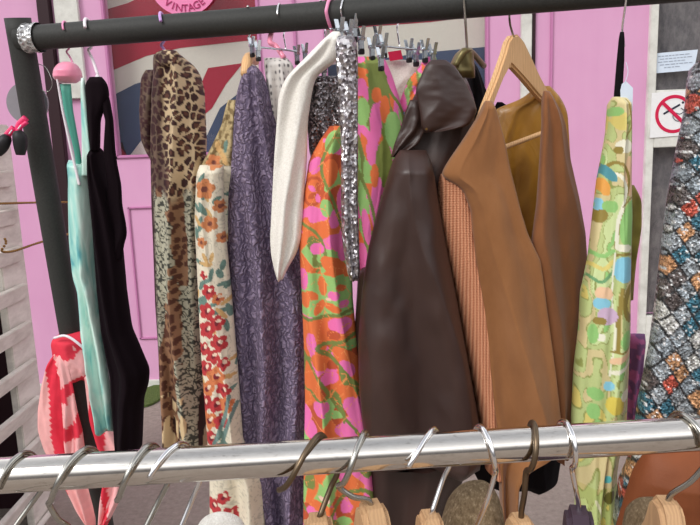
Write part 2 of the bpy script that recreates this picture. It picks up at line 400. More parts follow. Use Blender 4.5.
M_signwhite = mat('sign_white', (234, 234, 234), .4); M_signred = mat('sign_red', (205, 30, 74), .4)
M_signpink = mat('sign_pink', (240, 140, 186), .4); M_signtext = mat('sign_lettering', (176, 48, 104), .4)
M_interior = mat('dim_interior', (88, 80, 84), .9)
M_brass = mat('gold_chain', (150, 116, 66), .3, 1)

# ------------------------------------------------------------ setting
WY = G(155, 386).y           # the shop front stands where its foot meets the paving
me = mk([(-9, -9, 0), (9, -9, 0), (9, WY+.3, 0), (-9, WY+.3, 0)], [(0, 1, 2, 3)]); g_ = link('floor', me, M_ground); struct(g_)
def wz(y, x=350): return P(x, y, WY).z
def wx(x, y=100): return P(x, y, WY).x
# window openings
L0, L1 = wx(108, 80), wx(263, 80); R0, R1 = wx(324, 60), wx(489, 60)
SILL = P(140, 158, WY).z; TOP = 3.1
DX0, DX1 = wx(655, 60), wx(655, 60)+.62
bm = bmesh.new()
def wl(x0, x1, z0, z1, y0=0, y1=.12, b=bm): box_bm(b, (x0, WY+y0, z0), (x1, WY+y1, z1))
wl(-5, L0, 0, 3.6); wl(L0, R1, 0, SILL); wl(L1, R0, SILL, 3.6); wl(L0, L1, TOP, 3.6); wl(R0, R1, TOP, 3.6); wl(R1, DX0, 0, 3.6)
wl(DX0, DX1, TOP, 3.6); wl(DX0, DX1, 0, .35); wl(DX1, 5, 0, 3.6)
wall = bm_obj('wall_back', bm, M_pink, None, False); struct(wall)
# panel mouldings on the pink front below the window
bm = bmesh.new()
def frame_rect(bm, x0, x1, z0, z1, t=.012, d=.012):
    for a in ((x0, x1, z0, z0+t), (x0, x1, z1-t, z1), (x0, x0+t, z0, z1), (x1-t, x1, z0, z1)):
        box_bm(bm, (a[0], WY-d, a[2]), (a[1], WY+.001, a[3]), .003)
xa = wx(128, 210); za = P(128, 207, WY).z; zb = P(143, 339, WY).z
for k in range(3): frame_rect(bm, xa+k*.62, xa+k*.62+.5, zb, za)
pm = bm_obj('trim_panels', bm, M_pinkd, None, False); struct(pm)
bm = bmesh.new()
for x in (wx(296, 60), wx(551, 60)): box_bm(bm, (x-.008, WY-.014, SILL if x < .2 else .2), (x+.008, WY+.001, 3.5), .003)
struct(bm_obj('trim_battens', bm, M_pinkd, None, False))
struct(box('baseboard_back', (-5, WY-.025, 0), (5, WY-.001, P(155, 379, WY).z), M_white, None, .004))
# white/dark vertical boards of the shop front (left and centre)
def vboard(n, x0, x1, mt, y=60, d=.03, z0=0):
    o = box(n, (wx(x0, y), WY-d, z0), (wx(x1, y), WY-.0005, 3.5), mt, None, .004); struct(o); return o
vboard('trim_1', 59, 83, M_white, 40, .03, P(80, 90, WY).z-.05)
vboard('trim_2', 520, 530.5, M_white, 60)
vboard('trim_3', 531, 534.5, M_darkpost, 60, .02)
vboard('trim_4', 46, 58, M_darkpost, 60, .05)
# windows
def window(n, x0, x1, z0, z1, mull=()):
    bm = bmesh.new(); t = .02
    for a in ((x0, x1, z0, z0+t), (x0, x1, z1-t, z1), (x0, x0+t, z0, z1), (x1-t, x1, z0, z1)): box_bm(bm, (a[0], WY-.012, a[2]), (a[1], WY+.03, a[3]), .005)
    fr = bm_obj(n, bm, M_pinkd if n != 'window_3' else M_white, None, False); struct(fr)
    box('window_glass', (x0+t, WY+.008, z0+t), (x1-t, WY+.012, z1-t), M_glass, fr)
    return fr
window('window_1', L0, L1, SILL, TOP); window('window_2', R0, R1, SILL, TOP)
# shop interior behind the glass
bm = bmesh.new(); box_bm(bm, (L0-.3, WY+.5, 0), (R1+.3, WY+.52, 3.4)); box_bm(bm, (L0-.3, WY+.12, 0), (L0-.28, WY+.5, 3.4)); box_bm(bm, (R1+.28, WY+.12, 0), (R1+.3, WY+.5, 3.4)); box_bm(bm, (L0-.3, WY+.12, 0), (R1+.3, WY+.5, .02))
struct(bm_obj('wall_interior', bm, M_interior, None, False))
# union flag hung inside the windows: cream cloth with its red and blue fields
FY = WY+.14
fl = prism('union_flag', [(100, -60), (500, -90), (500, 168), (100, 176)], FY, .006, M_flagcream)
tag(fl, 'large red, cream and blue union flag hung behind the shop windows', 'flag')
def fpiece(n, polys, mt, dy):
    bm = bmesh.new()
    for poly in polys:
        f = bm.faces.new([bm.verts.new(P(x, y, FY-dy)) for x, y in poly]); r = bmesh.ops.extrude_face_region(bm, geom=[f])
        for v in r['geom']:
            if isinstance(v, bmesh.types.BMVert): v.co.y += .0015
    bmesh.ops.recalc_face_normals(bm, faces=bm.faces); return bm_obj(n, bm, mt, fl, False)
fpiece('red_field', [[(104, 10), (128, 3), (146, -6), (262, -20), (330, -40), (495, -50), (495, 14), (430, 22), (324, 30), (262, 39), (180, 48), (146, 56), (104, 74)],
                     [(208, 68), (243, 63), (226, 84), (212, 108), (196, 122), (194, 100)],
                     [(104, 150), (122, 142), (128, 158), (104, 172)]], M_flagred, .002)
fpiece('blue_field', [[(104, 100), (135, 84), (162, 76), (166, 120), (146, 134), (128, 158), (118, 142), (104, 145)],
                      [(262, 78), (240, 92), (220, 108), (200, 150), (200, 170), (262, 166)],
                      [(324, 66), (430, 52), (495, 46), (495, 168), (324, 168)]], M_flagblue, .002)
# round shop sign in the left window
sc_ = P(183, -21, WY-.02); sr = 33*WY/FPX
sg = thing('shop_sign', 'round pink shop sign with dark lettering above the black rail', 'sign', sc_)
def disc(name, c, r, th, mt, parent=None, seg=48, r0=0):
    bm = bmesh.new(); 
    ring = [bm.verts.new((c[0]+r*math.cos(2*math.pi*k/seg), c[1], c[2]+r*math.sin(2*math.pi*k/seg))) for k in range(seg)]
    if r0:
        rin = [bm.verts.new((c[0]+r0*math.cos(2*math.pi*k/seg), c[1], c[2]+r0*math.sin(2*math.pi*k/seg))) for k in range(seg)]
        fs = [bm.faces.new((ring[k], ring[(k+1) % seg], rin[(k+1) % seg], rin[k])) for k in range(seg)]
    else: fs = [bm.faces.new(ring)]
    r_ = bmesh.ops.extrude_face_region(bm, geom=fs)
    for v in r_['geom']:
        if isinstance(v, bmesh.types.BMVert): v.co.y += th
    bmesh.ops.recalc_face_normals(bm, faces=bm.faces); return bm_obj(name, bm, mt, parent, False)
disc('sign_board', sc_, sr, .008, M_signpink, sg)
def text(name, s, c, size, mt, parent, ext=.0015, rotz=0, yoff=0):
    cu = bpy.data.curves.new(name, 'FONT'); cu.body = s; cu.size = size; cu.extrude = ext; cu.align_x = 'CENTER'; cu.align_y = 'CENTER'
    t = bpy.data.objects.new('tmp', cu); COL.objects.link(t); dg = bpy.context.evaluated_depsgraph_get(); me = bpy.data.meshes.new_from_object(t.evaluated_get(dg))
    bpy.data.objects.remove(t)
    me.transform(Matrix.Translation(c) @ Matrix.Rotation(rotz, 4, 'Y') @ Matrix.Rotation(math.pi/2, 4, 'X')); me.materials.clear()
    return link(name, me, mt, parent)
for i, ch in enumerate('VINTAGE'):
    a = math.radians(-90+(i-3)*12.5); rr = sr*.80
    text('letter', ch, (sc_.x+rr*math.cos(a), sc_.y-.003, sc_.z+rr*math.sin(a)), .058, M_signtext, sg, rotz=-(a+math.pi/2))

# glazed door on the right
t = .04
DZ = P(668, 142, WY).z; DT = P(668, 90, WY).z
bm = bmesh.new()
wl2 = lambda a, b_, c, d_: box_bm(bm, (a, WY-.03, c), (b_, WY+.04, d_), .004)
wl2(DX0-.045, DX0, 0, 3.4); wl2(DX1, DX1+.06, 0, 3.4); wl2(DX0, DX1, .0, .35)
wl2(DX0, DX1, DZ-.03, DT)
dr = bm_obj('door_1', bm, M_white, None, False); struct(dr)
box('door_glass', (DX0, WY+.0, DT), (DX1, WY+.006, 3.3), M_glass, dr)
box('door_glass', (DX0, WY+.0, .35), (DX1, WY+.006, DZ-.03), M_glass, dr)
cu_ = box('net_curtain', (DX0-.0, WY+.06, .35), (DX1+.0, WY+.068, 3.3), M_net); tag(cu_, 'dim grey net curtain behind the glass of the white door', 'curtain')
pn = prism('paper_notice', [(654, 53.5), (698, 49.5), (694, 70), (653, 73.5)], WY-.004, .002, M_paper); tag(pn, 'white paper notice with faint printing above the no smoking sign', 'notice')
for k in range(5):
    x0 = 658+(k % 2)*2+(6 if k == 4 else 0); x1 = 690-(k*2 % 5)-(10 if k == 4 else 0); y0 = 56.5+k*2.9; s = -.09
    bm = bmesh.new(); x = x0
    while x < x1:
        ww = random.uniform(2, 5); vs = [bm.verts.new(P(a, b + s*(a-655), WY-.0055)) for a, b in ((x, y0), (x+ww, y0), (x+ww, y0+.8), (x, y0+.8))]; bm.faces.new(vs); x += ww+.9
    bm_obj('text_line', bm, M_ink, pn, False)
ns = thing('no_smoking_sign', 'square white no smoking sign with a red ring on the door', 'sign', P(676, 115, WY-.04))
prism('sign_plate', [(652, 93), (702, 89), (700, 134), (650, 138)], WY-.036, .005, M_signwhite, ns)
c_ = P(674, 114, WY-.038); rr = 18.2*WY/FPX
disc('red_ring', c_, rr, .002, M_signred, ns, r0=rr*.83)
def sbar(n, p, q, wd, mt, d): 
    p, q = P(*p, WY-.037-d), P(*q, WY-.037-d); return beam(n, p, q, wd, .001, mt, ns, 0, up=Vector((0, -1, 0)))
sbar('cigarette', (663.5, 114), (680, 104.5), .011, M_inkdark, .0005); disc('ember', P(683, 102.5, WY-.0375), .007, .001, M_inkdark, ns, 16)
tube('smoke', [P(a, b, WY-.0375) for a, b in ((681, 108), (684, 111), (680, 114), (675, 113), (673, 117), (677, 121), (683, 120))], .0022, M_inkdark, ns, 6)
sbar('red_slash', (662, 102), (687, 126), .020, M_signred, .002)

# mossy patch on the paving
pts = []
c0 = G(150, 397)
vs = [(c0.x+.13*math.cos(a)*(1+.25*math.sin(3*a)), c0.y+.15*math.sin(a)*(1+.2*math.cos(4*a)), .004) for a in [2*math.pi*k/28 for k in range(28)]]
bm = bmesh.new(); f = bm.faces.new([bm.verts.new(v) for v in vs]); r_ = bmesh.ops.extrude_face_region(bm, geom=[f])
for v in r_['geom']:
    if isinstance(v, bmesh.types.BMVert): v.co.z += .012
bmesh.ops.recalc_face_normals(bm, faces=bm.faces)
tag(bm_obj('moss', bm, M_moss, None, False), 'green mossy patch on the paving beside the leopard dress hem', 'moss', kind='stuff')

# white slatted rack at the far left
SY = 2.72
XR = P(30, 300, SY).x
wr = thing('slatted_rack', 'white painted wooden rack with slanting slats at far left', 'rack', (XR, SY-.4, 0))
ztop = P(3, 125, SY).z
box('post', (XR-.03, SY-.19, 0), (XR, SY, ztop), M_shelf, wr, .004)
box('post', (XR-.03, SY-1.35, 0), (XR, SY-1.1, ztop), M_shelf, wr, .004)
box('gap_shade_panel', (XR-.42, SY-.03, 0), (XR-.032, SY-.01, P(5, 268, SY).z), M_darkpost, wr)  # added dark sheet, its colour stands in for shade between the slats
box('back_panel', (XR-.42, SY-1.3, 0), (XR-.40, SY-.05, ztop-.1), M_darkpost, wr)  # likewise added dark, in place of the rack's unlit inside
for z in [P(30, y, SY-.1).z for y in (140, 178, 216, 254, 292, 330, 368, 406, 444, 482, 520)]:
    bm = bmesh.new(); box_bm(bm, (-.011, -1.25, -.030), (.011, -.06, .030), .003)
    bmesh.ops.transform(bm, matrix=Matrix.Translation((XR+.012, SY, z)) @ Matrix.Rotation(math.radians(12), 4, 'Y'), verts=bm.verts)
    bm_obj('slat', bm, M_shelf, wr, False)

# gold chain
def chain(name, pts, label):
    p = cat_rom(pts, 40); V = []; Fc = []; acc = 0; last = p[0]; th = None
    bm = bmesh.new(); d = 0
    for a, b in zip(p, p[1:]):
        d += (b-a).length
        if d > .0135:
            d = 0; bmesh.ops.create_icosphere(bm, subdivisions=1, radius=.0052, matrix=Matrix.Translation(b))
    o = bm_obj(name, bm, M_brass); tag(o, label, 'chain'); return o
chain('bead_chain', [P(-14, 204, 2.3), P(20, 203, 2.6), P(50, 202.3, 2.9), P(78, 202, 3.2)], 'upper straight gold bead chain running behind the black post')
chain('bead_chain', [P(4, 237, 2.25), P(6, 243, 2.28), P(2, 251, 2.3), P(14, 251, 2.4), P(38, 243, 2.6), P(72, 233, 3.0)], 'lower sagging gold bead chain with a loop at its end')

# ------------------------------------------------------------ back rack
RB = .0222
rk = thing('clothes_rack', 'black foam-covered clothes rack carrying the row of vintage clothes', 'clothes rack', (0, A3.y, 0))
dB = (B3-A3).normalized(); E3 = A3+dB*1.62
tube('rail', [A3-dB*.03, E3], RB, M_foam, rk, 24, 40)
# upright post leans a touch outward
pt = P(17.5, 18, 1.31); pb = P(102.5, 520, 1.47); dd = (pt-pb); foot = pb-dd*((pb.z-.05)/dd.z)
tube('post', [pt, foot], RB*1.04, M_foam, rk, 24, 60)
pr0 = E3+Vector((0, 0, .01)); tube('post', [pr0, Vector((pr0.x+.03, pr0.y, .05))], RB*1.04, M_foam, rk, 24, 40)
tube('foot', [foot+Vector((0, -.28, -.025)), foot+Vector((0, .28, -.025))], .02, M_foam, rk, 16, 4)
fr_ = Vector((pr0.x+.03, pr0.y, .025)); tube('foot', [fr_+Vector((0, -.28, 0)), fr_+Vector((0, .28, 0))], .02, M_foam, rk, 16, 4)
# corner: silver tape wound round the joint
bm = bmesh.new(); TP = []
v, f = tube_data([A3-dB*.016, A3+dB*.012], lambda t: RB+.0035+.0015*math.sin(t*9), 24, False, 10)
me = mk(v, f); smooth(me); tp_ = link('tape', me, M_tape, rk)
# wire loop + grey disc at the post
tube('wire_loop', [P(39, 64, 1.33), P(46, 68, 1.33), P(52, 82, 1.33), P(49, 91, 1.33), P(42, 90, 1.33), P(38, 78, 1.33), P(36, 62, 1.33)], .0008, M_wire, rk, 6)
gd = disc('round_disc', P(27, 103, 1.36), 20*1.36/FPX, .006, M_greydisc); tube('cord', [P(27, 84, 1.362), P(24, 60, 1.35), P(27, 34, 1.33)], .001, M_wire, gd, 6); tag(gd, 'round grey plastic disc hanging behind the black post', 'disc')

def barhook(barA, barB, rbar, xt, xf, neck, front_tip, wr_, mt, parent, name='hook', rl=None, phf=-25, phb=200, drop=None, Yn=None):
    """wire hook over a rail. xt: photo column at the rail's top, xf: column at the front low end, neck: pixel of the hanger's neck"""
    d = (barB-barA).normalized()
    def axis(px):
        lo, hi = -.6, 1.6
        for _ in range(34):
            t = (lo+hi)/2; p = barA.lerp(barB, t); v = p-CAM; x = W_/2+FPX*v.dot(R)/v.dot(F)
            if x < px: lo = t
            else: hi = t
        return barA.lerp(barB, t)
    rl = rl or (rbar+wr_+.0035); dz = rl-rbar-wr_
    ct, cf = axis(xt), axis(xf); fwd = Vector((d.y, -d.x, 0)).normalized()
    if fwd.y > 0: fwd = -fwd
    def at(ph):
        k = (90-ph)/(90-phf); c = ct.lerp(cf, min(k, 1.)) if k > 0 else ct.lerp(cf, k*.5)
        a = math.radians(ph); return c+fwd*(math.cos(a)*rl)+Vector((0, 0, math.sin(a)*rl-dz))
    nk = P(neck[0], neck[1], Yn or ct.y)
    if front_tip:
        arc = [at(p) for p in np.linspace(phf, 235, 12)]
        low = arc[-1]; pts = arc+[low.lerp(nk, .35)+Vector((0, .004, 0)), nk]
    else:
        arc = [at(p) for p in np.linspace(phb, phf, 12)]
        low = arc[-1]; pts = arc+[low.lerp(nk, .42)+Vector((0, -.002, 0)), nk.lerp(low, .12)+Vector((0, 0, .006)), nk]
    return tube(name, pts, wr_, mt, parent, 10, 4)
def rhook(xt, xf, neck, mt, parent, tip=True, wr_=.0017, phf=20, **k): return barhook(A3, B3, RB, xt, xf, neck, tip, wr_, mt, parent, phf=phf, **k)

# ------------------------------------------------------------ garments on the back rack
# -- aqua satin dress on padded pink hanger
h = thing('padded_hanger', 'pink satin padded hanger holding the aqua dress', 'hanger', P(70, 75, Yb(70)))
rhook(66, 72, (74, 66), M_pinkpl, h)
Y_ = Yb(70)
garment('padding', [(62, 63, 72), (64, 59, 76), (69, 56, 79), (76, 55, 80.5), (80, 56, 79), (83, 60, 76)], M_satinpink, h, Y_-.03, .06, .0006, 2, 1, taper=10, hemtaper=6, res=.7)
a = thing('aqua_dress', 'shiny aqua satin dress on the padded pink hanger, leftmost garment', 'dress', P(90, 430, Y_))
garment('bodice', [(160, 69, 92), (175, 70, 94), (200, 70, 95), (240, 71, 98), (275, 75, 98), (290, 80, 102), (330, 84, 107), (380, 92, 112), (430, 100, 116)], M_aqua, a, Y_-.012, .07, .006, 2.2, 1, taper=6, hemtaper=6)
garment('strap', [(74, 55.5, 57.5), (110, 61.5, 63.5), (150, 70, 72.5), (185, 78, 81)], M_whitepl, a, Y_-.05, .006, 0, 1, 1, nu=6)
garment('strap', [(84, 60, 71), (110, 64, 73), (150, 74, 80), (175, 78, 83)], M_aquadark, a, Y_-.035, .012, 0, 1, 1, nu=8)
garment('strap', [(78, 81, 84), (110, 81, 88), (150, 82, 91), (175, 82, 93)], M_aqua, a, Y_-.045, .012, .001, 1, 1, nu=8)
# -- black velvet dress
h = thing('plastic_hanger', 'white plastic hanger holding the black velvet dress', 'hanger', P(98, 78, Yb(96)))
rhook(88, 94, (98, 76), M_whitepl, h, wr_=.0028); Y_ = Yb(100)
tube('arm', [P(97, 80, Y_-.03), P(98, 77, Y_), P(99, 80, Y_+.10)-Vector((0, 0, .03))], .004, M_whitepl, h, 8)
a = thing('black_dress', 'black velvet dress with a slender strap beside the aqua dress', 'dress', P(120, 440, Y_))
garment('bodice', [(148, 92, 100), (170, 92, 103), (200, 93, 112), (240, 95, 120), (290, 99, 125), (330, 104, 131), (370, 112, 149), (385, 113, 148), (400, 114, 143), (440, 116, 141), (450, 117, 140)], M_velvet, a, Y_-.015, .08, .005, 2.5, 2, rag=.01)
garment('strap', [(77, 90, 102), (84, 86, 107), (95, 86, 109), (120, 88, 100), (150, 91, 99)], M_velvet, a, Y_-.03, .03, .001, 2, 2, taper=6)
garment('strap', [(96, 98, 109), (120, 106, 113), (150, 104, 115), (165, 105, 117), (185, 108, 121), (205, 107, 122), (225, 112, 126), (235, 112, 127), (245, 110, 124), (260, 104, 122)], M_velvet, a, Y_-.028, .02, .001, 2, 3)

# -- leopard
def leopard(u, v):
    col = np.tile(C(196, 172, 138), (u.size, 1)); col *= (.75+.5*fbm(u/9, v/14, 4))[:, None]
    wu = u+4*vn(u/9, v/9, 1); wv = v+5*vn(u/9, v/9, 2)
    s = 6.2; F1, F2, cid, dx, dy = voro(wu/s, wv/(s*1.35), 3)
    ring = (F2-F1 > .16) & (F1 < .50+.1*cid)
    col[ring] = C(60, 36, 34); core = (F1 < .20+.08*cid) & (cid > .35); col[core] = C(92, 58, 46)
    # darker inner face and lower toile bands
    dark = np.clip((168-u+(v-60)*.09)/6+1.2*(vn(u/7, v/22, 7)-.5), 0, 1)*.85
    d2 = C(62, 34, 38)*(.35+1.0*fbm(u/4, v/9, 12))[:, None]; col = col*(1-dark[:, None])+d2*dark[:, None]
    low = np.clip((v-188+6*np.sin(u/5))/10, 0, 1)
    toile = np.where((np.abs(vn(u/2.2+2*vn(u/4, v/4, 4), v/2.6, 21)-.5) < .12)[:, None], C(64, 64, 58), C(172, 168, 148))
    F1, F2, cid, dx, dy = voro(u/6, v/7, 31); br = np.where((F1 < .4)[:, None], C(84, 50, 38), C(140, 104, 78))
    stripe = vn(u/10-v/130, v/80, 17)*.9+.18*(vn(u/6, v/6, 5)-.5)
    lowc = np.where((stripe > .42)[:, None], toile, br)
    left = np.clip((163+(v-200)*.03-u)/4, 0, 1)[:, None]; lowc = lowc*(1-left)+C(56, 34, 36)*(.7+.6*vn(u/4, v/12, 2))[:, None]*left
    col = col*(1-low[:, None])+lowc*low[:, None]
    hem = (v > 385)&(np.abs(vn(u/5, v/18, 41)-.5) > .2); col[hem] = np.where((vn(u/4, v/16, 43)[hem] > .5)[:, None], C(60, 38, 34), C(206, 180, 140))
    return col
h = thing('plastic_hanger', 'lilac plastic hanger holding the leopard print dress', 'hanger', P(166, 56, Yb(166)))
rhook(162, 168, (166, 54), M_lilacpl, h, wr_=.0026)
Y_ = Yb(168)
tube('arm', [P(165, 58, Y_-.02), P(166, 55, Y_), P(174, 60, Y_+.06)-Vector((0, 0, .03))], .004, M_lilacpl, h, 8)
a = thing('leopard_dress', 'leopard print dress with toile bands and dark frayed left side', 'dress', P(178, 445, Y_))
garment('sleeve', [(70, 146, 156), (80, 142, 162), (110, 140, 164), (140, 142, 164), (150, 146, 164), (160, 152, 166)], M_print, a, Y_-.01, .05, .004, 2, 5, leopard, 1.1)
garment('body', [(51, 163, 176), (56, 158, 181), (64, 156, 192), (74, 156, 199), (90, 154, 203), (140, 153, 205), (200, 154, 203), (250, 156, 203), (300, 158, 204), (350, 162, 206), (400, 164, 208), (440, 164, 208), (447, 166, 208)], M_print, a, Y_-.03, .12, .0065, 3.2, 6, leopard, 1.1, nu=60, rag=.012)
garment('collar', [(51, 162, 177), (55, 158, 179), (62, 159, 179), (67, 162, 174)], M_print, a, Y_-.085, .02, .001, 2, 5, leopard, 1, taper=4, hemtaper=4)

# -- floral cream dress
def floral(u, v):
    col = np.tile(C(222, 212, 190), (u.size, 1)); col *= (.93+.12*vn(u/6, v/6, 1))[:, None]
    rnd = random.Random(7)
    tan = v < 165; col[tan] = C(182, 162, 120); col[(vn(u/3, v/3, 3) > .55) & tan] = C(128, 108, 74)
    for k in range(70):
        x = rnd.uniform(198, 240); y = rnd.uniform(140, 470)
        ell(col, u, v, x, y, rnd.uniform(2, 3), rnd.uniform(5, 8), rnd.uniform(0, 180), C(104, 132, 122) if rnd.random() < .6 else C(202, 164, 110))
    for (x, y, r) in ((216, 162, 7), (208, 188, 9), (222, 205, 6), (213, 222, 7), (205, 240, 5), (224, 236, 5)):
        flower(col, u, v, x, y, r*1.15, C(200, 128, 84), C(120, 70, 60), r)
    for (x, y, r) in ((207, 272, 4), (212, 288, 7), (221, 295, 5), (210, 308, 8), (220, 318, 7), (210, 326, 8), (222, 338, 8), (206, 345, 6), (216, 352, 7), (226, 358, 6), (208, 364, 7), (219, 372, 9), (210, 384, 7), (226, 384, 7), (207, 398, 8), (219, 400, 7), (229, 398, 7), (212, 415, 8), (224, 416, 7), (214, 432, 7), (216, 500, 7), (232, 508, 8), (226, 490, 6)):
        flower(col, u, v, x, y, r*1.12, C(182, 58, 62) if (x+y) % 3 else C(206, 122, 78), C(120, 40, 50), x); ell(col, u, v, x+2, y-2, 1.6, 2.4, x*7, C(232, 206, 182))
    for pts in (((232, 390), (226, 415), (214, 445)), ((238, 400), (228, 425), (222, 450))): line(col, u, v, pts, 4, C(112, 138, 132))
    e = (np.abs(vn(u/3, v/3, 9)-.5) < .05); col[e] = col[e]*.75
    return col
h = thing('wooden_hanger', 'tan wooden hanger whose tip shows above the purple lace dress', 'hanger', P(250, 60, Yb(250)+.0))
rhook(249, 251, (254, 52), M_wire, h, phf=60); Y_ = Yb(246)
tube('arm', [P(244, 74, Y_-.06), P(249, 58, Y_-.01), P(256, 62, Y_+.08)], lambda t: .0075*(.8+.5*math.sin(math.pi*t)), M_wood, h, 10)
a = thing('floral_dress', 'cream dress printed with red and orange flowers and grey-green leaves', 'dress', P(217, 520, Yb(217)))
Y_ = Yb(220)
garment('sleeve', [(100, 228, 240), (125, 222, 240), (150, 210, 240), (165, 201, 238), (200, 197, 236), (240, 196, 236)], M_print, a, Y_-.03, .05, .004, 2, 7, floral, 1.1, yaw=-.2)
garment('body', [(165, 200, 224), (175, 197, 223), (220, 195, 224), (300, 199, 232), (370, 203, 238), (440, 208, 243), (480, 210, 262), (535, 210, 266)], M_print, a, Y_-.075, .06, .005, 2.6, 8, floral, 1.1, nu=56, rag=.01)
# -- purple lace dress
a = thing('lace_dress', 'long purple lace dress with embossed floral pattern', 'dress', P(265, 530, Yb(262)))
Y_ = Yb(262)
garment('body', [(66, 246, 256), (72, 244, 262), (90, 238, 269), (120, 233, 276), (170, 229, 286), (240, 227, 298), (280, 229, 306), (320, 231, 307), (400, 236, 307), (470, 240, 306), (535, 262, 304)], M_lace, a, Y_-.02, .075, .009, 3.4, 9, nu=60, res=1.6)
# -- eyelet skirt on clips
def clip(parent, x, y, Y, s=1., tilt=0):
    p = P(x, y, Y); bm = bmesh.new()
    px = Y/FPX
    for sg_ in (-1, 1):
        box_bm(bm, (-.0035*s, sg_*.002-.001, -.010*s), (.0035*s, sg_*.002+.001, .004*s), .0006)
        r0 = len(bm.verts); box_bm(bm, (-.0030*s, sg_*.0035-.0008, .003*s), (.0030*s, sg_*.0035+.0008, .020*s), .0006)
        bm.verts.ensure_lookup_table()
        for v in bm.verts[r0:]: v.co = Matrix.Rotation(-sg_*.32, 3, 'X') @ (v.co-Vector((0, 0, .003)))+Vector((0, 0, .003))
    bmesh.ops.create_cone(bm, cap_ends=True, segments=10, radius1=.0028*s, radius2=.0028*s, depth=.010*s, matrix=Matrix.Translation((0, 0, .004*s)) @ Matrix.Rotation(math.pi/2, 4, 'Y'))
    M = Matrix.Translation(p) @ Matrix.Rotation(tilt, 4, 'Y') @ Matrix.Rotation(.55, 4, 'Z'); bmesh.ops.transform(bm, matrix=M, verts=bm.verts)
    o = bm_obj('clip', bm, M_clip, parent, False)
    bm = bmesh.new(); box_bm(bm, (-.0034*s, -.0042, -.015*s), (.0034*s, .0042, -.008*s), .001); bmesh.ops.transform(bm, matrix=M, verts=bm.verts)
    bm_obj('grip', bm, M_rubber, o, False)
def cliphanger(label, xt, xf, neck, ends, clips, tip=False, hookmat=None, s=1., phf=10):
    Yn = Yb(xt); h = thing('clip_hanger', label, 'hanger', P(neck[0], neck[1], Yn))
    rhook(xt, xf, neck, hookmat or M_wirebright, h, tip=tip, phf=phf, wr_=.0014)
    (x0, y0, Y0), (x1, y1, Y1) = ends
    tube('rod', [P(x0, y0, Yn+Y0), P(neck[0], neck[1], Yn), P(x1, y1, Yn+Y1)], .0017, M_clip, h, 8, 6)
    for x, y, dy in clips: clip(h, x, y, Yn+dy, s)
    return h
cliphanger('chrome clip hanger gripping the white eyelet skirt', 281, 282, (286, 50), ((257, 47, -.03), (299, 52, .02)), ((258, 52, -.03), (297, 56, .02), (252, 48, -.02), (305, 54, .03)), tip=True)
pk = tube('pink_peg', [P(272, 30, Yb(272)+.02), P(270, 42, Yb(272)), P(276, 46, Yb(272)), P(284, 58, Yb(272)-.01)], .0045, M_satinpink); tag(pk, 'pale pink plastic peg hanging above the eyelet skirt', 'peg')
a = thing('eyelet_skirt', 'white eyelet cotton skirt clipped between lace dress and white cardigan', 'skirt', P(282, 140, Yb(282)))
garment('body', [(58, 264, 287), (64, 264, 293), (80, 266, 296), (110, 270, 296), (150, 274, 296), (200, 276, 296)], M_eyelet, a, Yb(281)-.0, .04, .005, 3, 10)
# -- white cardigan sleeve
h = thing('padded_hanger', 'pink hook hanger holding the white knitted cardigan', 'hanger', P(331, 32, Yb(331)))
rhook(333, 330, (332, 36), M_pinkpl, h, tip=False, wr_=.0028, phf=5)
Y_ = Yb(315)-.035
tube('arm', [P(322, 62, Y_-.02), P(331, 36, Yb(331)), P(345, 44, Yb(331)+.09)], .0045, M_pinkpl, h, 8)
a = thing('white_cardigan', 'white knitted cardigan with one sleeve hanging in front of lace', 'cardigan', P(300, 278, Y_))
garment('body', [(32, 332, 340), (38, 325, 342), (46, 317, 342), (54, 309, 341), (62, 301, 336), (70, 293, 324), (78, 286, 316), (88, 281, 313), (100, 278, 311), (120, 277, 308), (160, 274, 307), (200, 272, 304), (238, 270, 302), (255, 271, 296), (268, 274, 288), (279, 277, 283)], M_whiteknit, a, Y_-.045, .045, .0045, 2.2, 11, taper=10, hemtaper=6, rag=.004, res=1.2)
# -- grey sequinned top
cliphanger('chrome clip hanger gripping the dark grey sequinned top', 322, 322, (330, 64), ((311, 72, -.02), (343, 58, .02)), ((312, 72, -.03), (324, 74, -.035), (340, 60, 0)), tip=True, phf=70)
a = thing('sequin_blouse', 'dark grey sequinned top beside the white cardigan sleeve', 'top', P(320, 150, Yb(320)))
garment('body', [(76, 310, 342), (90, 308, 344), (120, 307, 344), (150, 309, 344), (168, 313, 344)], M_seqgrey, a, Yb(322)-.05, .035, .004, 3, 13)
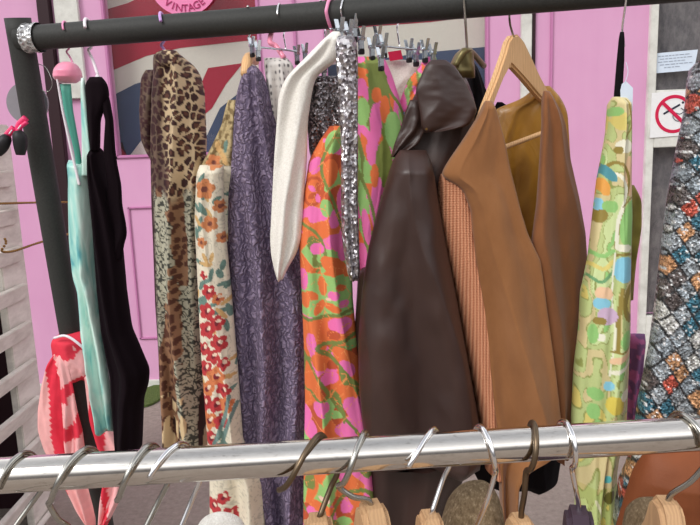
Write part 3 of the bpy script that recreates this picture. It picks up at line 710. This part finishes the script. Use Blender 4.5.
# -- psychedelic dress (lower, front)
OR, PK, GR, OL, RU, WH = C(226, 116, 66), C(236, 116, 178), C(150, 194, 116), C(122, 134, 72), C(190, 88, 56), C(238, 200, 180)
def psycho(u, v):
    w1 = u+10*(vn(u/24, v/24, 1)-.5); w2 = v+14*(vn(u/24, v/24, 2)-.5)
    F1, F2, cid, dx, dy = voro(w1/14, w2/19, 6); col = pick(cid, [OR, PK, GR, RU, OR], [.34, .56, .76, .88, 1.01])
    n = fbm(u/46, v/60, 15); col[np.abs(n-.5) < .022] = OL
    E = lambda *a: ell(col, u, v, *a); Ln = lambda p, wd, c: line(col, u, v, p, wd, c)
    E(322, 150, 9, 8, 0, OR); E(334, 142, 8, 12, 20, GR); E(316, 165, 6, 9, 30, PK); E(330, 172, 8, 14, 10, OR); E(314, 190, 11, 15, 10, RU); E(314, 190, 8, 12, 10, OR)
    for k in range(5): E(317+5*math.cos(k*1.26), 191+6*math.sin(k*1.26), 2.6, 4.5, math.degrees(k*1.26)-90, PK if k % 2 else RU)
    E(327, 206, 6, 9, -10, GR); E(336, 216, 6, 10, 15, PK); E(308, 224, 6, 9, 0, OR); E(314, 216, 5, 5, 0, PK); E(322, 230, 8, 7, 0, OR); E(330, 240, 7, 6, 0, PK)
    Ln([(340, 128), (322, 165), (334, 200), (345, 236)], 3, OL); Ln([(300, 220), (318, 232), (326, 252), (318, 268)], 3, OL); E(334, 262, 14, 8, 30, OR); E(318, 246, 7, 6, 0, PK); E(344, 250, 6, 9, 0, PK)
    col[(v > 268+.15*(u-305)) & (v < 312)] = GR
    for (cx, cy, rx, ry, an) in ((323, 282, 4, 10, -10), (313, 291, 7, 4, 30), (320, 303, 4, 8, 30), (333, 303, 9, 4, 20), (341, 284, 5, 3, 20)): E(cx, cy, rx, ry, an, OR)
    E(334, 291, 6, 5, 0, PK); E(329, 295, 3, 2, 0, WH); E(304, 276, 5, 11, 0, PK); E(306, 296, 5, 8, 0, OR); E(344, 300, 5, 4, 0, PK)
    col[(v > 312) & (v < 340)] = OR
    Ln([(298, 316), (325, 312), (358, 306)], 3.4, OL); E(340, 320, 12, 8, 0, PK); E(318, 325, 11, 11, 0, OR); E(334, 330, 7, 5, 0, RU); E(312, 338, 5, 11, 0, PK)
    E(345, 352, 15, 8, 40, OR); E(347, 362, 10, 6, 45, PK); E(323, 354, 11, 9, 20, OR); E(333, 360, 6, 5, 0, RU); E(330, 372, 9, 7, 0, PK); E(352, 340, 7, 5, 0, GR)
    Ln([(358, 330), (338, 337), (318, 341), (334, 354), (352, 376), (362, 395)], 4, OL); Ln([(304, 350), (320, 372), (340, 405), (362, 432)], 3.2, OL)
    E(322, 400, 8, 8, 0, PK); E(311, 425, 7, 10, 0, PK); E(334, 408, 9, 4, 20, GR); E(345, 425, 10, 7, 20, PK); E(350, 398, 7, 8, 0, PK); E(325, 430, 8, 6, 0, OR); E(308, 395, 6, 8, 0, OR)
    Ln([(330, 520), (334, 500), (348, 486), (366, 484), (377, 500), (380, 520)], 4, OL); E(347, 498, 6, 9, 20, PK); E(358, 494, 11, 6, 30, OR); E(366, 504, 5, 4, 0, PK); E(322, 498, 12, 6, 0, OR); E(312, 506, 5, 5, 0, PK); E(325, 488, 6, 3, 0, WH)
    e = (F2-F1 < .02); col[e] = C(240, 150, 90)
    return col
a = thing('psychedelic_dress', 'long orange, pink and green swirl print dress reaching below the chrome rail', 'dress', P(335, 530, Yb(335)))
Y_ = Yb(335)
garment('body', [(126, 330, 345), (140, 320, 346), (160, 309, 348), (200, 303, 349), (240, 299, 351), (300, 302, 353), (350, 304, 358), (400, 305, 364), (450, 304, 370), (535, 303, 378)], M_print, a, Y_-.06, .07, .0055, 2.6, 14, psycho, 1.0, nu=76)
# -- psychedelic skirt (upper, behind)
def psycho2(u, v):
    uu = u-.18*(v-60); w1 = uu+8*(vn(u/20, v/30, 31)-.5); w2 = v+10*(vn(u/20, v/30, 32)-.5)
    F1, F2, cid, dx, dy = voro(w1/7, w2/18, 36); col = pick(cid, [OR, PK, GR, C(130, 150, 70), PK], [.26, .46, .72, .86, 1.01])
    n = fbm(uu/20, v/70, 45); col[np.abs(n-.5) < .035] = OL
    E = lambda *a: ell(col, u, v, *a); Ln = lambda p, wd, c: line(col, u, v, p, wd, c)
    E(357, 60, 8, 5, 0, PK); E(361, 72, 8, 5, 0, OR); E(360, 88, 6, 9, 0, PK); Ln([(372, 56), (371, 80), (372, 130)], 7, OL); Ln([(350, 62), (362, 68), (382, 74)], 3, OL)
    E(387, 68, 6, 13, -25, PK); E(397, 92, 6, 26, -18, PK); E(375, 124, 6, 20, 0, PK); E(384, 110, 5, 14, 0, OR); E(392, 130, 8, 18, 0, GR); E(362, 112, 7, 14, 0, GR); E(376, 96, 5, 8, 0, OR)
    Ln([(378, 60), (388, 90), (400, 108), (405, 130)], 3, OL); E(372, 150, 6, 16, 0, PK); E(383, 170, 9, 30, 0, C(132, 142, 70)); E(376, 190, 5, 14, 8, PK); E(362, 196, 4, 20, 0, GR)
    E(386, 200, 4, 14, -15, PK); E(366, 225, 4, 18, -8, PK); E(374, 175, 4, 12, 0, OR); Ln([(358, 170), (370, 200), (378, 240)], 3, OL); E(362, 255, 5, 14, 0, PK); E(372, 256, 4, 14, 0, OR)
    return col
cliphanger('chrome clip hanger gripping the upper swirl print skirt, its rod over red label', 398, 399, (400, 48), ((368, 44, -.02), (436, 50, .02)), ((372, 50, -.03), (384, 47, -.025), (378, 38, .02), (381, 60, -.05), (425, 52, .0), (433, 56, .0), (409, 52, .01), (416, 56, .012)), tip=True, phf=60, s=1.15)
a = thing('swirl_skirt', 'pink, green and orange swirl print skirt clipped beside the leather jacket', 'skirt', P(380, 270, Yb(380)))
Y_ = Yb(380)
garment('body', [(57, 352, 384), (75, 352, 392), (100, 352, 400), (130, 352, 408), (170, 352, 402), (210, 352, 392), (250, 354, 380), (275, 358, 372)], M_print, a, Y_-.02, .05, .004, 3, 15, psycho2, 1.0, nu=60)
garment('waistband', [(57, 424, 436), (66, 420, 438), (80, 408, 428), (95, 402, 418), (112, 396, 412)], M_print, a, Y_+.01, .03, .003, 2, 16, psycho2, 1.0)
a = thing('cream_blouse', 'cream blouse with a red neck label behind the swirl skirt clips', 'blouse', P(405, 100, Y_))
garment('body', [(60, 384, 438), (70, 388, 436), (90, 394, 424), (110, 398, 418)], M_whiteknit, a, Y_+.045, .02, .002, 2, 17)
prism('neck_label', [(388, 52), (401, 50), (403, 59), (390, 61)], Y_+.025, .003, M_signred, a)
# -- silver sequin strip
cliphanger('chrome clip hanger gripping the silver sequinned scarf', 346, 344, (345, 30), ((330, 29, -.03), (364, 40, .03)), ((354, 30, -.015), (349, 36, -.03), (361, 42, 0), (340, 34, -.04)), tip=False, s=1.35)
a = thing('sequin_scarf', 'narrow silver sequinned scarf hanging in front of the swirl prints', 'scarf', P(350, 275, Yb(350)))
garment('body', [(36, 338, 354), (44, 335, 357), (60, 336, 358), (100, 339, 358), (150, 341, 358), (200, 341, 358), (240, 342, 359), (272, 347, 360), (280, 350, 358)], M_seqsilver, a, Yb(348)-.125, .025, .002, 2, 18, taper=5, hemtaper=4)

# -- olive garment with brass hanger behind leather jacket
h = thing('metal_hanger', 'brass-coloured hanger above the dark leather jacket collar', 'hanger', P(467, 50, Yb(467)))
rhook(461, 464, (467, 50), M_wire, h, tip=False, wr_=.0022); Y_ = Yb(465)
M_brassy = mat('tarnished_brass', (122, 112, 76), .4, .6)
garment('shoulder_cap', [(48, 462, 472), (54, 455, 473), (64, 450, 474), (78, 452, 475)], M_brassy, h, Y_+.03, .05, .001, 2, 1, taper=6, hemtaper=6, res=1)
tube('arm', [P(455, 66, Y_+.0), P(467, 50, Y_+.005), P(484, 66, Y_+.08)], .005, M_brassy, h, 8)
a = thing('black_coat', 'black coat hanging between the leather jacket and the suede waistcoat', 'coat', P(480, 500, Y_))
garment('body', [(62, 462, 474), (75, 466, 480), (95, 468, 487), (120, 455, 492), (180, 440, 500), (300, 450, 545), (400, 455, 574), (465, 470, 560), (484, 480, 557), (491, 500, 545)], M_blackcloth, a, Y_+.15, .05, .004, 3, 19, hemtaper=8)
lc = garment('lace_scrap', [(102, 497, 502), (106, 495, 508), (116, 492, 508), (122, 494, 504)], M_blackcloth, None, Yb(500)+.14, .01, .003, 5, 4, res=1, hemtaper=3); tag(lc, 'scrap of navy black lace showing beside the wooden hanger', 'lace')
# -- leather jacket
a = thing('leather_jacket', 'dark brown leather jacket with a large pointed collar', 'jacket', P(420, 520, Yb(420)))
Y_ = Yb(425)-.02
garment('body', [(78, 424, 466), (100, 412, 474), (130, 402, 474), (160, 396, 462), (200, 388, 446), (255, 378, 452), (272, 358, 454), (340, 354, 466), (440, 366, 478), (535, 374, 442)], M_leather, a, Y_-.01, .07, .006, 2, 20, nu=60, res=2)
garment('sleeve', [(150, 400, 426), (158, 394, 430), (175, 388, 434), (205, 379, 439), (250, 368, 447), (290, 362, 455), (340, 358, 464), (390, 359, 473), (428, 363, 480), (445, 366, 482), (470, 372, 480)], M_leather, a, Y_-.075, .085, .008, 1.9, 21, nu=64, res=2, taper=22, hemtaper=14)
garment('collar', [(60, 431, 446), (66, 425, 455), (80, 419, 465), (90, 415, 470), (100, 417, 475), (110, 419, 478), (118, 420, 475), (127, 421, 468), (130, 422, 455), (133, 425, 434)], M_leather, a, Y_-.075, .026, .002, 1.4, 22, taper=6, hemtaper=2, nu=50, yaw=.15, res=.8)
garment('lapel', [(100, 410, 418), (115, 404, 424), (130, 400, 426), (145, 394, 418), (157, 391, 400)], M_leather, a, Y_-.055, .016, .002, 2, 23, hemtaper=5)
disc('stud', P(426.5, 129, Y_-.095), .0018, .003, M_brass, a, 12)

# -- suede waistcoat on beech hanger
Y_ = Yb(515)
h = thing('wooden_hanger', 'pale beech wooden hanger carrying the tan suede waistcoat', 'hanger', P(515, 36, Y_))
rhook(508, 510, (514, 38), M_wiredark, h, tip=True, wr_=.0018, phf=95)
def arm(name, pts, ws, th, mt, parent):
    P3 = cat_rom(pts, 8); V = []; Fc = []; n = len(P3); sg_ = 12
    for i, p in enumerate(P3):
        t = (P3[min(i+1, n-1)]-P3[max(i-1, 0)]).normalized(); s = t.cross(Vector((0, -1, 0))).normalized(); b = t.cross(s); f = i/(n-1)
        ww = np.interp(f, np.linspace(0, 1, len(ws)), ws)/2
        for k in range(sg_):
            a = 2*math.pi*k/sg_; ca, sa = math.cos(a), math.sin(a)
            V.append(p+s*(ww*math.copysign(abs(ca)**.6, ca))+b*(th/2*math.copysign(abs(sa)**.6, sa)))
    for i in range(n-1):
        for k in range(sg_): Fc.append((i*sg_+k, i*sg_+(k+1) % sg_, (i+1)*sg_+(k+1) % sg_, (i+1)*sg_+k))
    Fc += [tuple(reversed(range(sg_))), tuple((n-1)*sg_+k for k in range(sg_))]
    me = mk(V, Fc); smooth(me); return link(name, me, mt, parent)
bm = bmesh.new()
hp = [(478, 128), (487, 103), (497, 78), (506, 52), (509, 41), (513, 35), (519, 34), (525, 41), (533, 58), (542, 78), (553, 97), (560, 112), (554, 110), (540, 97), (524, 78), (512, 65), (505, 78), (497, 98), (487, 126)]
f = bm.faces.new([bm.verts.new(P(x, y, Y_+.0021*(x-515))) for x, y in hp]); bm.normal_update(); r_ = bmesh.ops.extrude_face_region(bm, geom=[f])
for v in r_['geom']:
    if isinstance(v, bmesh.types.BMVert): v.co += Vector((-.009, .013, 0))
bmesh.ops.recalc_face_normals(bm, faces=bm.faces)
bmesh.ops.bevel(bm, geom=[e for e in bm.edges if e.calc_face_angle(0) > .9], offset=.0035, segments=3, affect='EDGES', clamp_overlap=True)
bm_obj('arms', bm, M_wood, h, False)
tube('trouser_bar', [P(484, 155, Y_+.0), P(500, 149, Y_+.005), P(540, 134, Y_+.04), P(548, 131, Y_+.045)], .0042, M_wood, h, 10)
a = thing('suede_waistcoat', 'tan suede waistcoat with ribbed knit sides and gold lining', 'waistcoat', P(515, 520, Y_))
garment('back_lining', [(86, 536, 550), (92, 530, 556), (100, 520, 562), (108, 496, 566), (116, 490, 568), (150, 478, 570), (240, 485, 576), (330, 498, 576), (440, 506, 570)], M_gold, a, Y_+.085, .02, .004, 3, 24, res=2)
garment('knit_side', [(174, 441, 452), (180, 439.5, 460), (190, 438.5, 468), (215, 439, 474), (250, 446, 480), (290, 455, 488), (350, 466, 494), (400, 476, 500), (440, 482, 504), (470, 486, 506)], M_knit, a, Y_-.055, .075, .003, 1.5, 25, yaw=-.25, pw=2)
garment('front_panel', [(101, 485, 492), (115, 479, 497), (140, 463, 504), (160, 449, 508), (170, 443, 510), (177, 441, 512), (182, 451, 513), (190, 462, 515), (210, 470, 520), (233, 472, 527), (260, 475, 540), (310, 483, 547), (375, 490, 556), (430, 496, 562), (452, 498, 562), (466, 498, 530), (480, 500, 518), (535, 502, 515)], M_suede, a, Y_-.085, .04, .006, 1.7, 26, nu=64, res=1.8, pw=3)
garment('front_panel', [(91, 543, 550), (100, 541, 556), (112, 539.5, 564), (125, 539, 569), (160, 536, 575), (200, 532, 586), (236, 525, 594), (300, 529, 597), (350, 536, 592), (400, 545, 584), (440, 552, 573), (458, 555, 570)], M_suedeshade, a, Y_-.035, .03, .006, 2, 27, nu=40, res=1.8, pw=3, yaw=.75)

# -- pastel dress
def pastel(u, v):
    BG, YE, SK, OLV, PE, LI, WT, GN = C(188, 202, 136), C(220, 204, 118), C(140, 204, 226), C(150, 132, 66), C(236, 196, 158), C(206, 178, 204), C(238, 236, 214), C(148, 200, 120)
    w1 = u+12*(vn(u/22, v/26, 51)-.5); w2 = v+14*(vn(u/22, v/26, 52)-.5)
    n = fbm(w1/20+v/300, w2/52, 53)*11; k = np.floor(n) % 6; f = n-np.floor(n)
    col = pick(k/6+.01, [BG, YE, GN, C(206, 222, 160), BG, PE*.5+BG*.5], [1/6, 2/6, 3/6, 4/6, 5/6, 1.1]); col[f < .12] = C(150, 158, 90)
    E = lambda *a: ell(col, u, v, *a); Ln = lambda p, wd, c: line(col, u, v, p, wd, c)
    E(614, 122, 5, 9, 0, YE); E(610, 112, 5, 5, 0, GN); E(617, 146, 8, 7, 0, WT); E(611, 150, 3, 4, 0, OLV); Ln([(620, 100), (624, 125), (616, 140)], 1.5, OLV)
    E(622, 175, 5, 20, 0, PE); Ln([(600, 170), (608, 162), (618, 168), (621, 185), (612, 215), (608, 245)], 3, OLV); Ln([(604, 172), (613, 176), (618, 190), (610, 220), (609, 245)], 3.5, WT)
    E(603, 172, 4, 10, -30, C(84, 150, 160)); E(600, 186, 4, 9, -10, C(236, 168, 84)); E(596, 206, 4, 9, 0, SK); E(604, 205, 6, 6, -20, GN); E(597, 215, 5, 7, 20, OLV); E(624, 222, 12, 24, 10, GN)
    Ln([(614, 205), (626, 196), (634, 206)], 1.5, OLV); E(616, 245, 8, 4, 0, WT); Ln([(608, 252), (620, 251), (632, 253)], 2.5, OLV)
    Ln([(588, 250), (597, 254), (606, 248)], 4, GN); Ln([(588, 262), (598, 266), (606, 258)], 4, YE); Ln([(586, 274), (596, 279), (606, 268)], 3, C(110, 160, 110))
    E(617, 266, 11, 13, 0, SK); E(626, 298, 12, 20, 10, OLV); E(627, 299, 7, 12, 10, YE); Ln([(614, 285), (611, 310), (609, 345)], 3.5, OLV); Ln([(608, 250), (605, 290), (608, 330), (603, 370)], 1.6, WT)
    E(598, 290, 8, 7, 0, PE); E(596, 300, 8, 6, 0, SK); E(601, 312, 9, 9, 0, LI); E(594, 317, 6, 4, 0, OLV); E(595, 333, 4, 4, 0, WT); E(588, 330, 5, 10, 0, GN); E(620, 335, 8, 10, 20, GN)
    Ln([(606, 356), (618, 350), (632, 343)], 6, PE); Ln([(606, 367), (618, 361), (634, 352)], 4, WT); Ln([(605, 347), (618, 345), (632, 334)], 2, OLV)
    E(590, 388, 8, 6, 20, GN); E(608, 398, 9, 9, 0, C(220, 200, 90)); E(588, 405, 6, 8, 0, GN); E(620, 390, 7, 6, 0, WT); E(602, 380, 5, 5, 0, SK)
    E(600, 470, 4, 4, 0, C(96, 190, 190)); E(603, 488, 5, 7, 30, C(104, 100, 40)); E(612, 508, 5, 6, 0, C(104, 100, 40)); Ln([(588, 490), (594, 505), (590, 520)], 3, WT)
    col[v > 478] *= np.array([.92, .92, .75]); return col
h = thing('metal_hanger', 'silver wire hanger carrying the pastel dress by black straps', 'hanger', P(623, 34, Yb(622)))
rhook(624, 624, (622, 34), M_wirebright, h, tip=False, phf=30)
Y_ = Yb(612)
tube('arm', [P(621, 40, Y_-.02), P(622, 33, Yb(622)), P(624, 46, Y_+.08)], .0022, M_wirebright, h, 8)
a = thing('pastel_dress', 'pastel yellow, green and blue swirl print dress with black straps', 'dress', P(600, 530, Y_))
garment('strap', [(32, 620, 624), (60, 617, 624), (96, 614, 622), (104, 614, 622)], M_blackcloth, a, Y_-.02, .012, 0, 1, 1, nu=8)
garment('body', [(97, 613, 625), (104, 611, 627), (130, 608, 628), (160, 602, 629), (180, 598, 629), (215, 594, 630), (260, 589, 629), (285, 584, 629), (292, 582, 629), (330, 580, 629), (370, 575, 628), (420, 572, 626), (470, 575, 616), (535, 575, 614)], M_silkprint, a, Y_-.03, .07, .006, 2.3, 28, pastel, 1.0, nu=64)
garment('back_panel', [(185, 624, 634), (200, 622, 641), (225, 620, 641), (260, 620, 636), (300, 621, 633)], M_print, a, Y_+.035, .02, .002, 2, 29, lambda u, v: np.tile(C(150, 138, 70), (u.size, 1))*(.7+.6*vn(u/5, v/8, 3))[:, None], 1.4)
tg = prism('price_tag', [(622, 84), (626, 81), (633, 88), (632.5, 111), (621, 110), (620.5, 90)], Y_-.045, .0008, M_paper); tag(tg, 'white paper swing tag hanging by the black strap', 'tag')
tube('string', [P(625, 83, Y_-.045), P(628, 72, Y_-.045), P(626, 62, Y_-.045)], .0005, M_paper, tg, 6)
pg = garment('purple_print_top', [(334, 628, 645), (345, 627, 645), (370, 627, 642), (395, 628, 640), (450, 628, 640)], M_print, None, Yb(635)+.12, .03, .003, 2, 30, lambda u, v: np.where((vn(u/4, v/5, 5) > .55)[:, None], C(172, 92, 140), C(120, 80, 122)))
tag(pg, 'purple and magenta patterned cloth between pastel and harlequin dresses', 'cloth')

# -- harlequin sequinned dress, right
def harle(u, v):
    a, b = (u+v*.16)/17, (v-u*.05)/23
    p, q = a+b, a-b; ip, iq = np.floor(p), np.floor(q); h_ = hsh(ip, iq, 3)
    col = pick(h_, [C(176, 184, 190), C(76, 128, 148), C(218, 104, 86), C(224, 168, 122), C(232, 232, 226), C(164, 174, 182), C(116, 106, 104)], [.26, .46, .57, .70, .86, .95, 1.01])
    e = np.minimum(np.minimum(p-ip, ip+1-p), np.minimum(q-iq, iq+1-q)) < .07; col[e] = C(70, 70, 72)
    gl = (hsh(np.floor(u/1.8), np.floor(v/1.8), 8)); col *= (.55+.9*gl)[:, None]; col[gl > .93] = C(250, 250, 250)  # sequin glints painted into the print, brightest ones white
    return col
a = thing('harlequin_dress', 'sequinned harlequin diamond dress in blue, red and silver at right edge', 'dress', P(690, 530, .98))
Y_ = .99
garment('body', [(60, 700, 720), (80, 693, 740), (110, 688, 760), (150, 679, 780), (200, 670, 790), (250, 663, 800), (300, 657, 800), (350, 650, 800), (400, 640, 800), (450, 634, 800), (490, 622, 700), (535, 616, 690)], M_seqprint, a, Y_, .09, .008, 4, 31, harle, 1.2, nu=110)
h = thing('metal_hanger', 'bright wire hanger carrying the harlequin sequinned dress', 'hanger', P(730, 30, Yb(730)))
rhook(726, 728, (728, 28), M_wirebright, h, tip=True); tube('arm', [P(706, 66, Yb(728)-.07), P(728, 28, Yb(728)), P(752, 66, Yb(728)+.05)], .002, M_wirebright, h, 8)

# -- pink and red scarf knotted on the post
def ikat(u, v):
    z = v+.45*u; saw = 3.0*np.abs(((u*.9-v*.2)/4.2) % 1-.5)+2*(vn(u/8, v/9, 2)-.5)*3
    s = (z+saw*2.2+10*vn(u/30, v/30, 4)) % 46
    return np.where((s < 21)[:, None], C(220, 52, 72), C(240, 172, 172))*(.94+.1*vn(u/3, v/3, 1))[:, None]
def ikat2(u, v):
    saw = 2.2*np.abs((v/5.5) % 1-.5)*2; ce = 47+(v-360)*.12+6*np.sin((v-350)/40); s = np.abs(u+saw-ce-4) < 7+3*np.sin(v/30)
    return np.where(s[:, None], C(222, 48, 70), C(236, 170, 168))*(.94+.1*vn(u/3, v/3, 1))[:, None]
def ikat3(u, v):
    saw = 2*np.abs((v/5.5) % 1-.5)*2; ce = 100+(v-400)*.05; s = (u+saw < ce+5) & (u > ce-7+6*np.sin(v/25))
    return np.where(s[:, None], C(218, 50, 70), C(238, 176, 176))*(.94+.1*vn(u/3, v/3, 1))[:, None]
a = thing('knotted_scarf', 'pink and red zigzag scarf knotted round the black post', 'scarf', P(80, 525, 1.39))
garment('tail', [(345, 60, 70), (365, 47, 66), (385, 42, 66), (410, 38, 66), (430, 38, 68), (450, 44, 78), (480, 62, 86), (510, 76, 94), (528, 88, 96)], M_print, a, 1.375, .022, .004, 2, 33, ikat2, 1.1, nu=34, hemtaper=6)
garment('inner_tail', [(355, 56, 68), (380, 60, 72), (410, 62, 77), (440, 64, 84), (455, 66, 86)], M_print, a, 1.355, .014, .003, 2, 35, ikat, 1.1)
garment('tail', [(370, 84, 92), (390, 86, 98), (420, 90, 108), (450, 98, 122), (475, 104, 124), (500, 100, 120), (528, 98, 106)], M_print, a, 1.37, .02, .004, 2, 34, ikat3, 1.1, hemtaper=6)
garment('knot', [(331, 70, 84), (335, 56, 90), (342, 53, 92), (355, 55, 94), (368, 60, 95), (376, 64, 93), (380, 68, 86)], M_print, a, 1.395, .085, .004, 2, 32, ikat, 1, taper=8, hemtaper=8, nu=44)
tube('border', [P(54, 338, 1.355), P(66, 336, 1.343), P(80, 345, 1.343), P(94, 360, 1.358)], .0028, M_whitepl, a, 8)

# -- pink and black spring clamps, far left
for lb, pts, tipp in (('pink and black handled clamp nearest the black post', [(26, 118), (20, 124), (18, 131)], [(17, 131), (20, 140), (20.5, 155)]),
                      ('pink and black handled clamp at the very left edge', [(14, 128), (9, 133), (6, 138)], [(8, 136), (2, 145), (-3, 154)])):
    a = thing('spring_clamp', lb, 'clamp', P(*pts[0], 1.3), 'clamps by the post')
    tube('handle', [P(x, y, 1.29) for x, y in pts], .0065, M_hotpink, a, 10)
    tube('jaw', [P(x, y, 1.28) for x, y in tipp], lambda t: .0065+.0065*math.sin(math.pi*min(t, .97))**.6, M_rubber, a, 12)
    tube('spring', [P(tipp[0][0]+1, tipp[0][1]-2, 1.27), P(tipp[0][0]+4, tipp[0][1]-6, 1.27)], .0012, M_whitepl, a, 6)
tube('cross_handle', [P(14, 139, 1.285), P(20, 128, 1.285), P(27, 122, 1.285)], .004, M_hotpink, a, 8)

# ------------------------------------------------------------ front chrome rack
CA, CB = P(0, 475.5, .602), P(700, 433.5, .628)
RC = .0168
fr = thing('chrome_rack', 'shiny chrome clothes rack crossing the foreground', 'clothes rack', (0, .62, 0))
dC = (CB-CA).normalized(); c0, c1 = CA-dC*.35, CB+dC*.35
tube('rail', [c0, c1], RC, M_chrome, fr, 64, 60)
j0, j1 = P(288, 460, .6), None
for c in (c0, c1):
    tube('post', [c+Vector((0, 0, .03)), Vector((c.x, c.y, .03))], .014, M_chrome, fr, 20, 30)
    tube('foot', [Vector((c.x, c.y-.25, .02)), Vector((c.x, c.y+.25, .02))], .014, M_chrome, fr, 16, 4)
def chook(xt, xf, neck, mt, parent, tip, wr_=.0026, **k): return barhook(CA, CB, RC, xt, xf, neck, tip, wr_, mt, parent, **k)
def near_hanger(label, xt, xf, neck, mt, tip, wood=None, ww=.026, phf=-30, wr_=.0026, rl=None, yaw=.12):
    Yn = CA.lerp(CB, xt/700).y; h = thing('wooden_hanger' if wood else 'wire_hanger', label, 'hanger', P(neck[0], neck[1]+6, Yn))
    chook(xt, xf, (neck[0], neck[1]+4), mt, h, tip, wr_, phf=phf, rl=rl)
    p = P(neck[0], neck[1], Yn)
    if wood:
        wd, th = wood, ww; bm = bmesh.new()
        # a body seen end-on: arms slope down towards and away from the camera
        prof = [(-.17, -.19), (-.16, -.17), (-.09, -.095), (-.035, -.032), (-.018, -.006), (-.010, 0), (.010, 0), (.018, -.008), (.030, -.034), (.08, -.100), (.15, -.18), (.16, -.20), (.145, -.205), (.07, -.135), (.025, -.075), (0, -.060), (-.03, -.075), (-.08, -.13), (-.155, -.20)]
        vs = [bm.verts.new((-th/2, y, z)) for y, z in prof]; f = bm.faces.new(vs); r_ = bmesh.ops.extrude_face_region(bm, geom=[f])
        for v in r_['geom']:
            if isinstance(v, bmesh.types.BMVert): v.co.x += th
        bmesh.ops.recalc_face_normals(bm, faces=bm.faces)
        bmesh.ops.bevel(bm, geom=[e for e in bm.edges if abs(e.verts[0].co.x-e.verts[1].co.x) < 1e-6], offset=th*.2, segments=3, affect='EDGES', clamp_overlap=True)
        bmesh.ops.transform(bm, matrix=Matrix.Translation(p) @ Matrix.Rotation(yaw, 4, 'Z'), verts=bm.verts)
        bm_obj('body', bm, wd, h, False)
    else:
        for s in (-1, 1): tube('arm', [p+Vector((0, 0, .004)), p+Vector((0, s*.03, -.02)), p+Vector((s*-.01, s*.2, -.13))], .0018, mt, h, 8)
    return h
near_hanger('grey wire hanger at the left end of the chrome rail', 22, 2, (8, 532), M_wire, True)
near_hanger('thick grey wire hanger hooked in front of the knotted scarf', 84, 51, (72, 532), M_wire, False, phf=-60, wr_=.0029, rl=.0245)
near_hanger('grey wire hanger with a long open tip, below the black dress', 148, 118, (140, 535), M_wire, True, phf=-62, wr_=.0029, rl=.0245)
near_hanger('bright wire hanger with a ball tip, below the leopard dress', 177, 155, (176, 535), M_wirebright, True, phf=8)
near_hanger('dark wire hook wooden hanger in front of the purple lace dress', 318, 278, (318, 517), M_wiredark, True, M_woodn, .028, phf=-62, wr_=.0029, rl=.0245)
near_hanger('grey hook wooden hanger in front of the orange swirl dress', 364, 337, (372, 504), M_wire, False, M_woodn, .027, phf=-62, wr_=.0029, rl=.0245, yaw=.25)
near_hanger('bright hook wooden hanger left of the taupe fleece shoulder', 432, 405, (430, 514), M_wirebright, True, M_woodn, .022, phf=-5)
tw = near_hanger('bright wire hanger crossing the taupe fleece shoulder', 482, 492, (474, 535), M_wirebright, False, phf=-55)
near_hanger('brown tarnished hook wooden hanger in front of the suede waistcoat', 534, 523, (521, 517), M_wiredark, False, M_woodn, .020, phf=-62, wr_=.0029)
M_purpwood = mat('dark_purple_hanger', (62, 46, 58), .5)
near_hanger('bright hook dark purple hanger in front of the pastel dress', 566, 568, (579, 510), M_wirebright, False, M_purpwood, .026, phf=-58, yaw=-.2)
near_hanger('grey hook pale wooden hanger nearest the right edge', 684, 697, (667, 500), M_wire, False, M_woodn, .024, phf=-35, wr_=.0029, rl=.025, yaw=-.1)
# taupe fleece garment on the near rail
a = thing('fleece_jacket', 'taupe fleece garment shoulder rising below the chrome rail', 'jacket', P(470, 560, .66))
garment('shoulder', [(482, 472, 486), (485, 464, 491), (490, 458, 495), (498, 452, 499), (508, 447, 502), (525, 442, 504), (560, 436, 508), (640, 430, 512)], M_tweed, a, .68, .07, .002, 2, 40, taper=40, res=1.5)
# rust leather bag behind the rail at right
a = thing('rust_jacket', 'rust brown leather jacket hanging low behind the right end of the chrome rail', 'jacket', P(670, 560, .8))
garment('body', [(446, 655, 760), (456, 645, 770), (480, 634, 780), (500, 628, 790), (530, 618, 800), (600, 605, 810)], M_rust, a, .80, .10, .004, 2, 41, taper=30)
garment('shoulder', [(498, 640, 660), (503, 632, 664), (512, 626, 662), (540, 620, 665), (600, 610, 670)], M_tweed, a, .72, .03, .002, 2, 42, taper=14)
a = garment('white_garment', [(514, 214, 226), (517, 205, 236), (524, 198, 243), (545, 190, 250), (620, 184, 258)], M_whiteknit, None, .72, .04, .002, 2, 43, taper=12); tag(a, 'white garment shoulder at the bottom edge below the floral dress', 'garment')
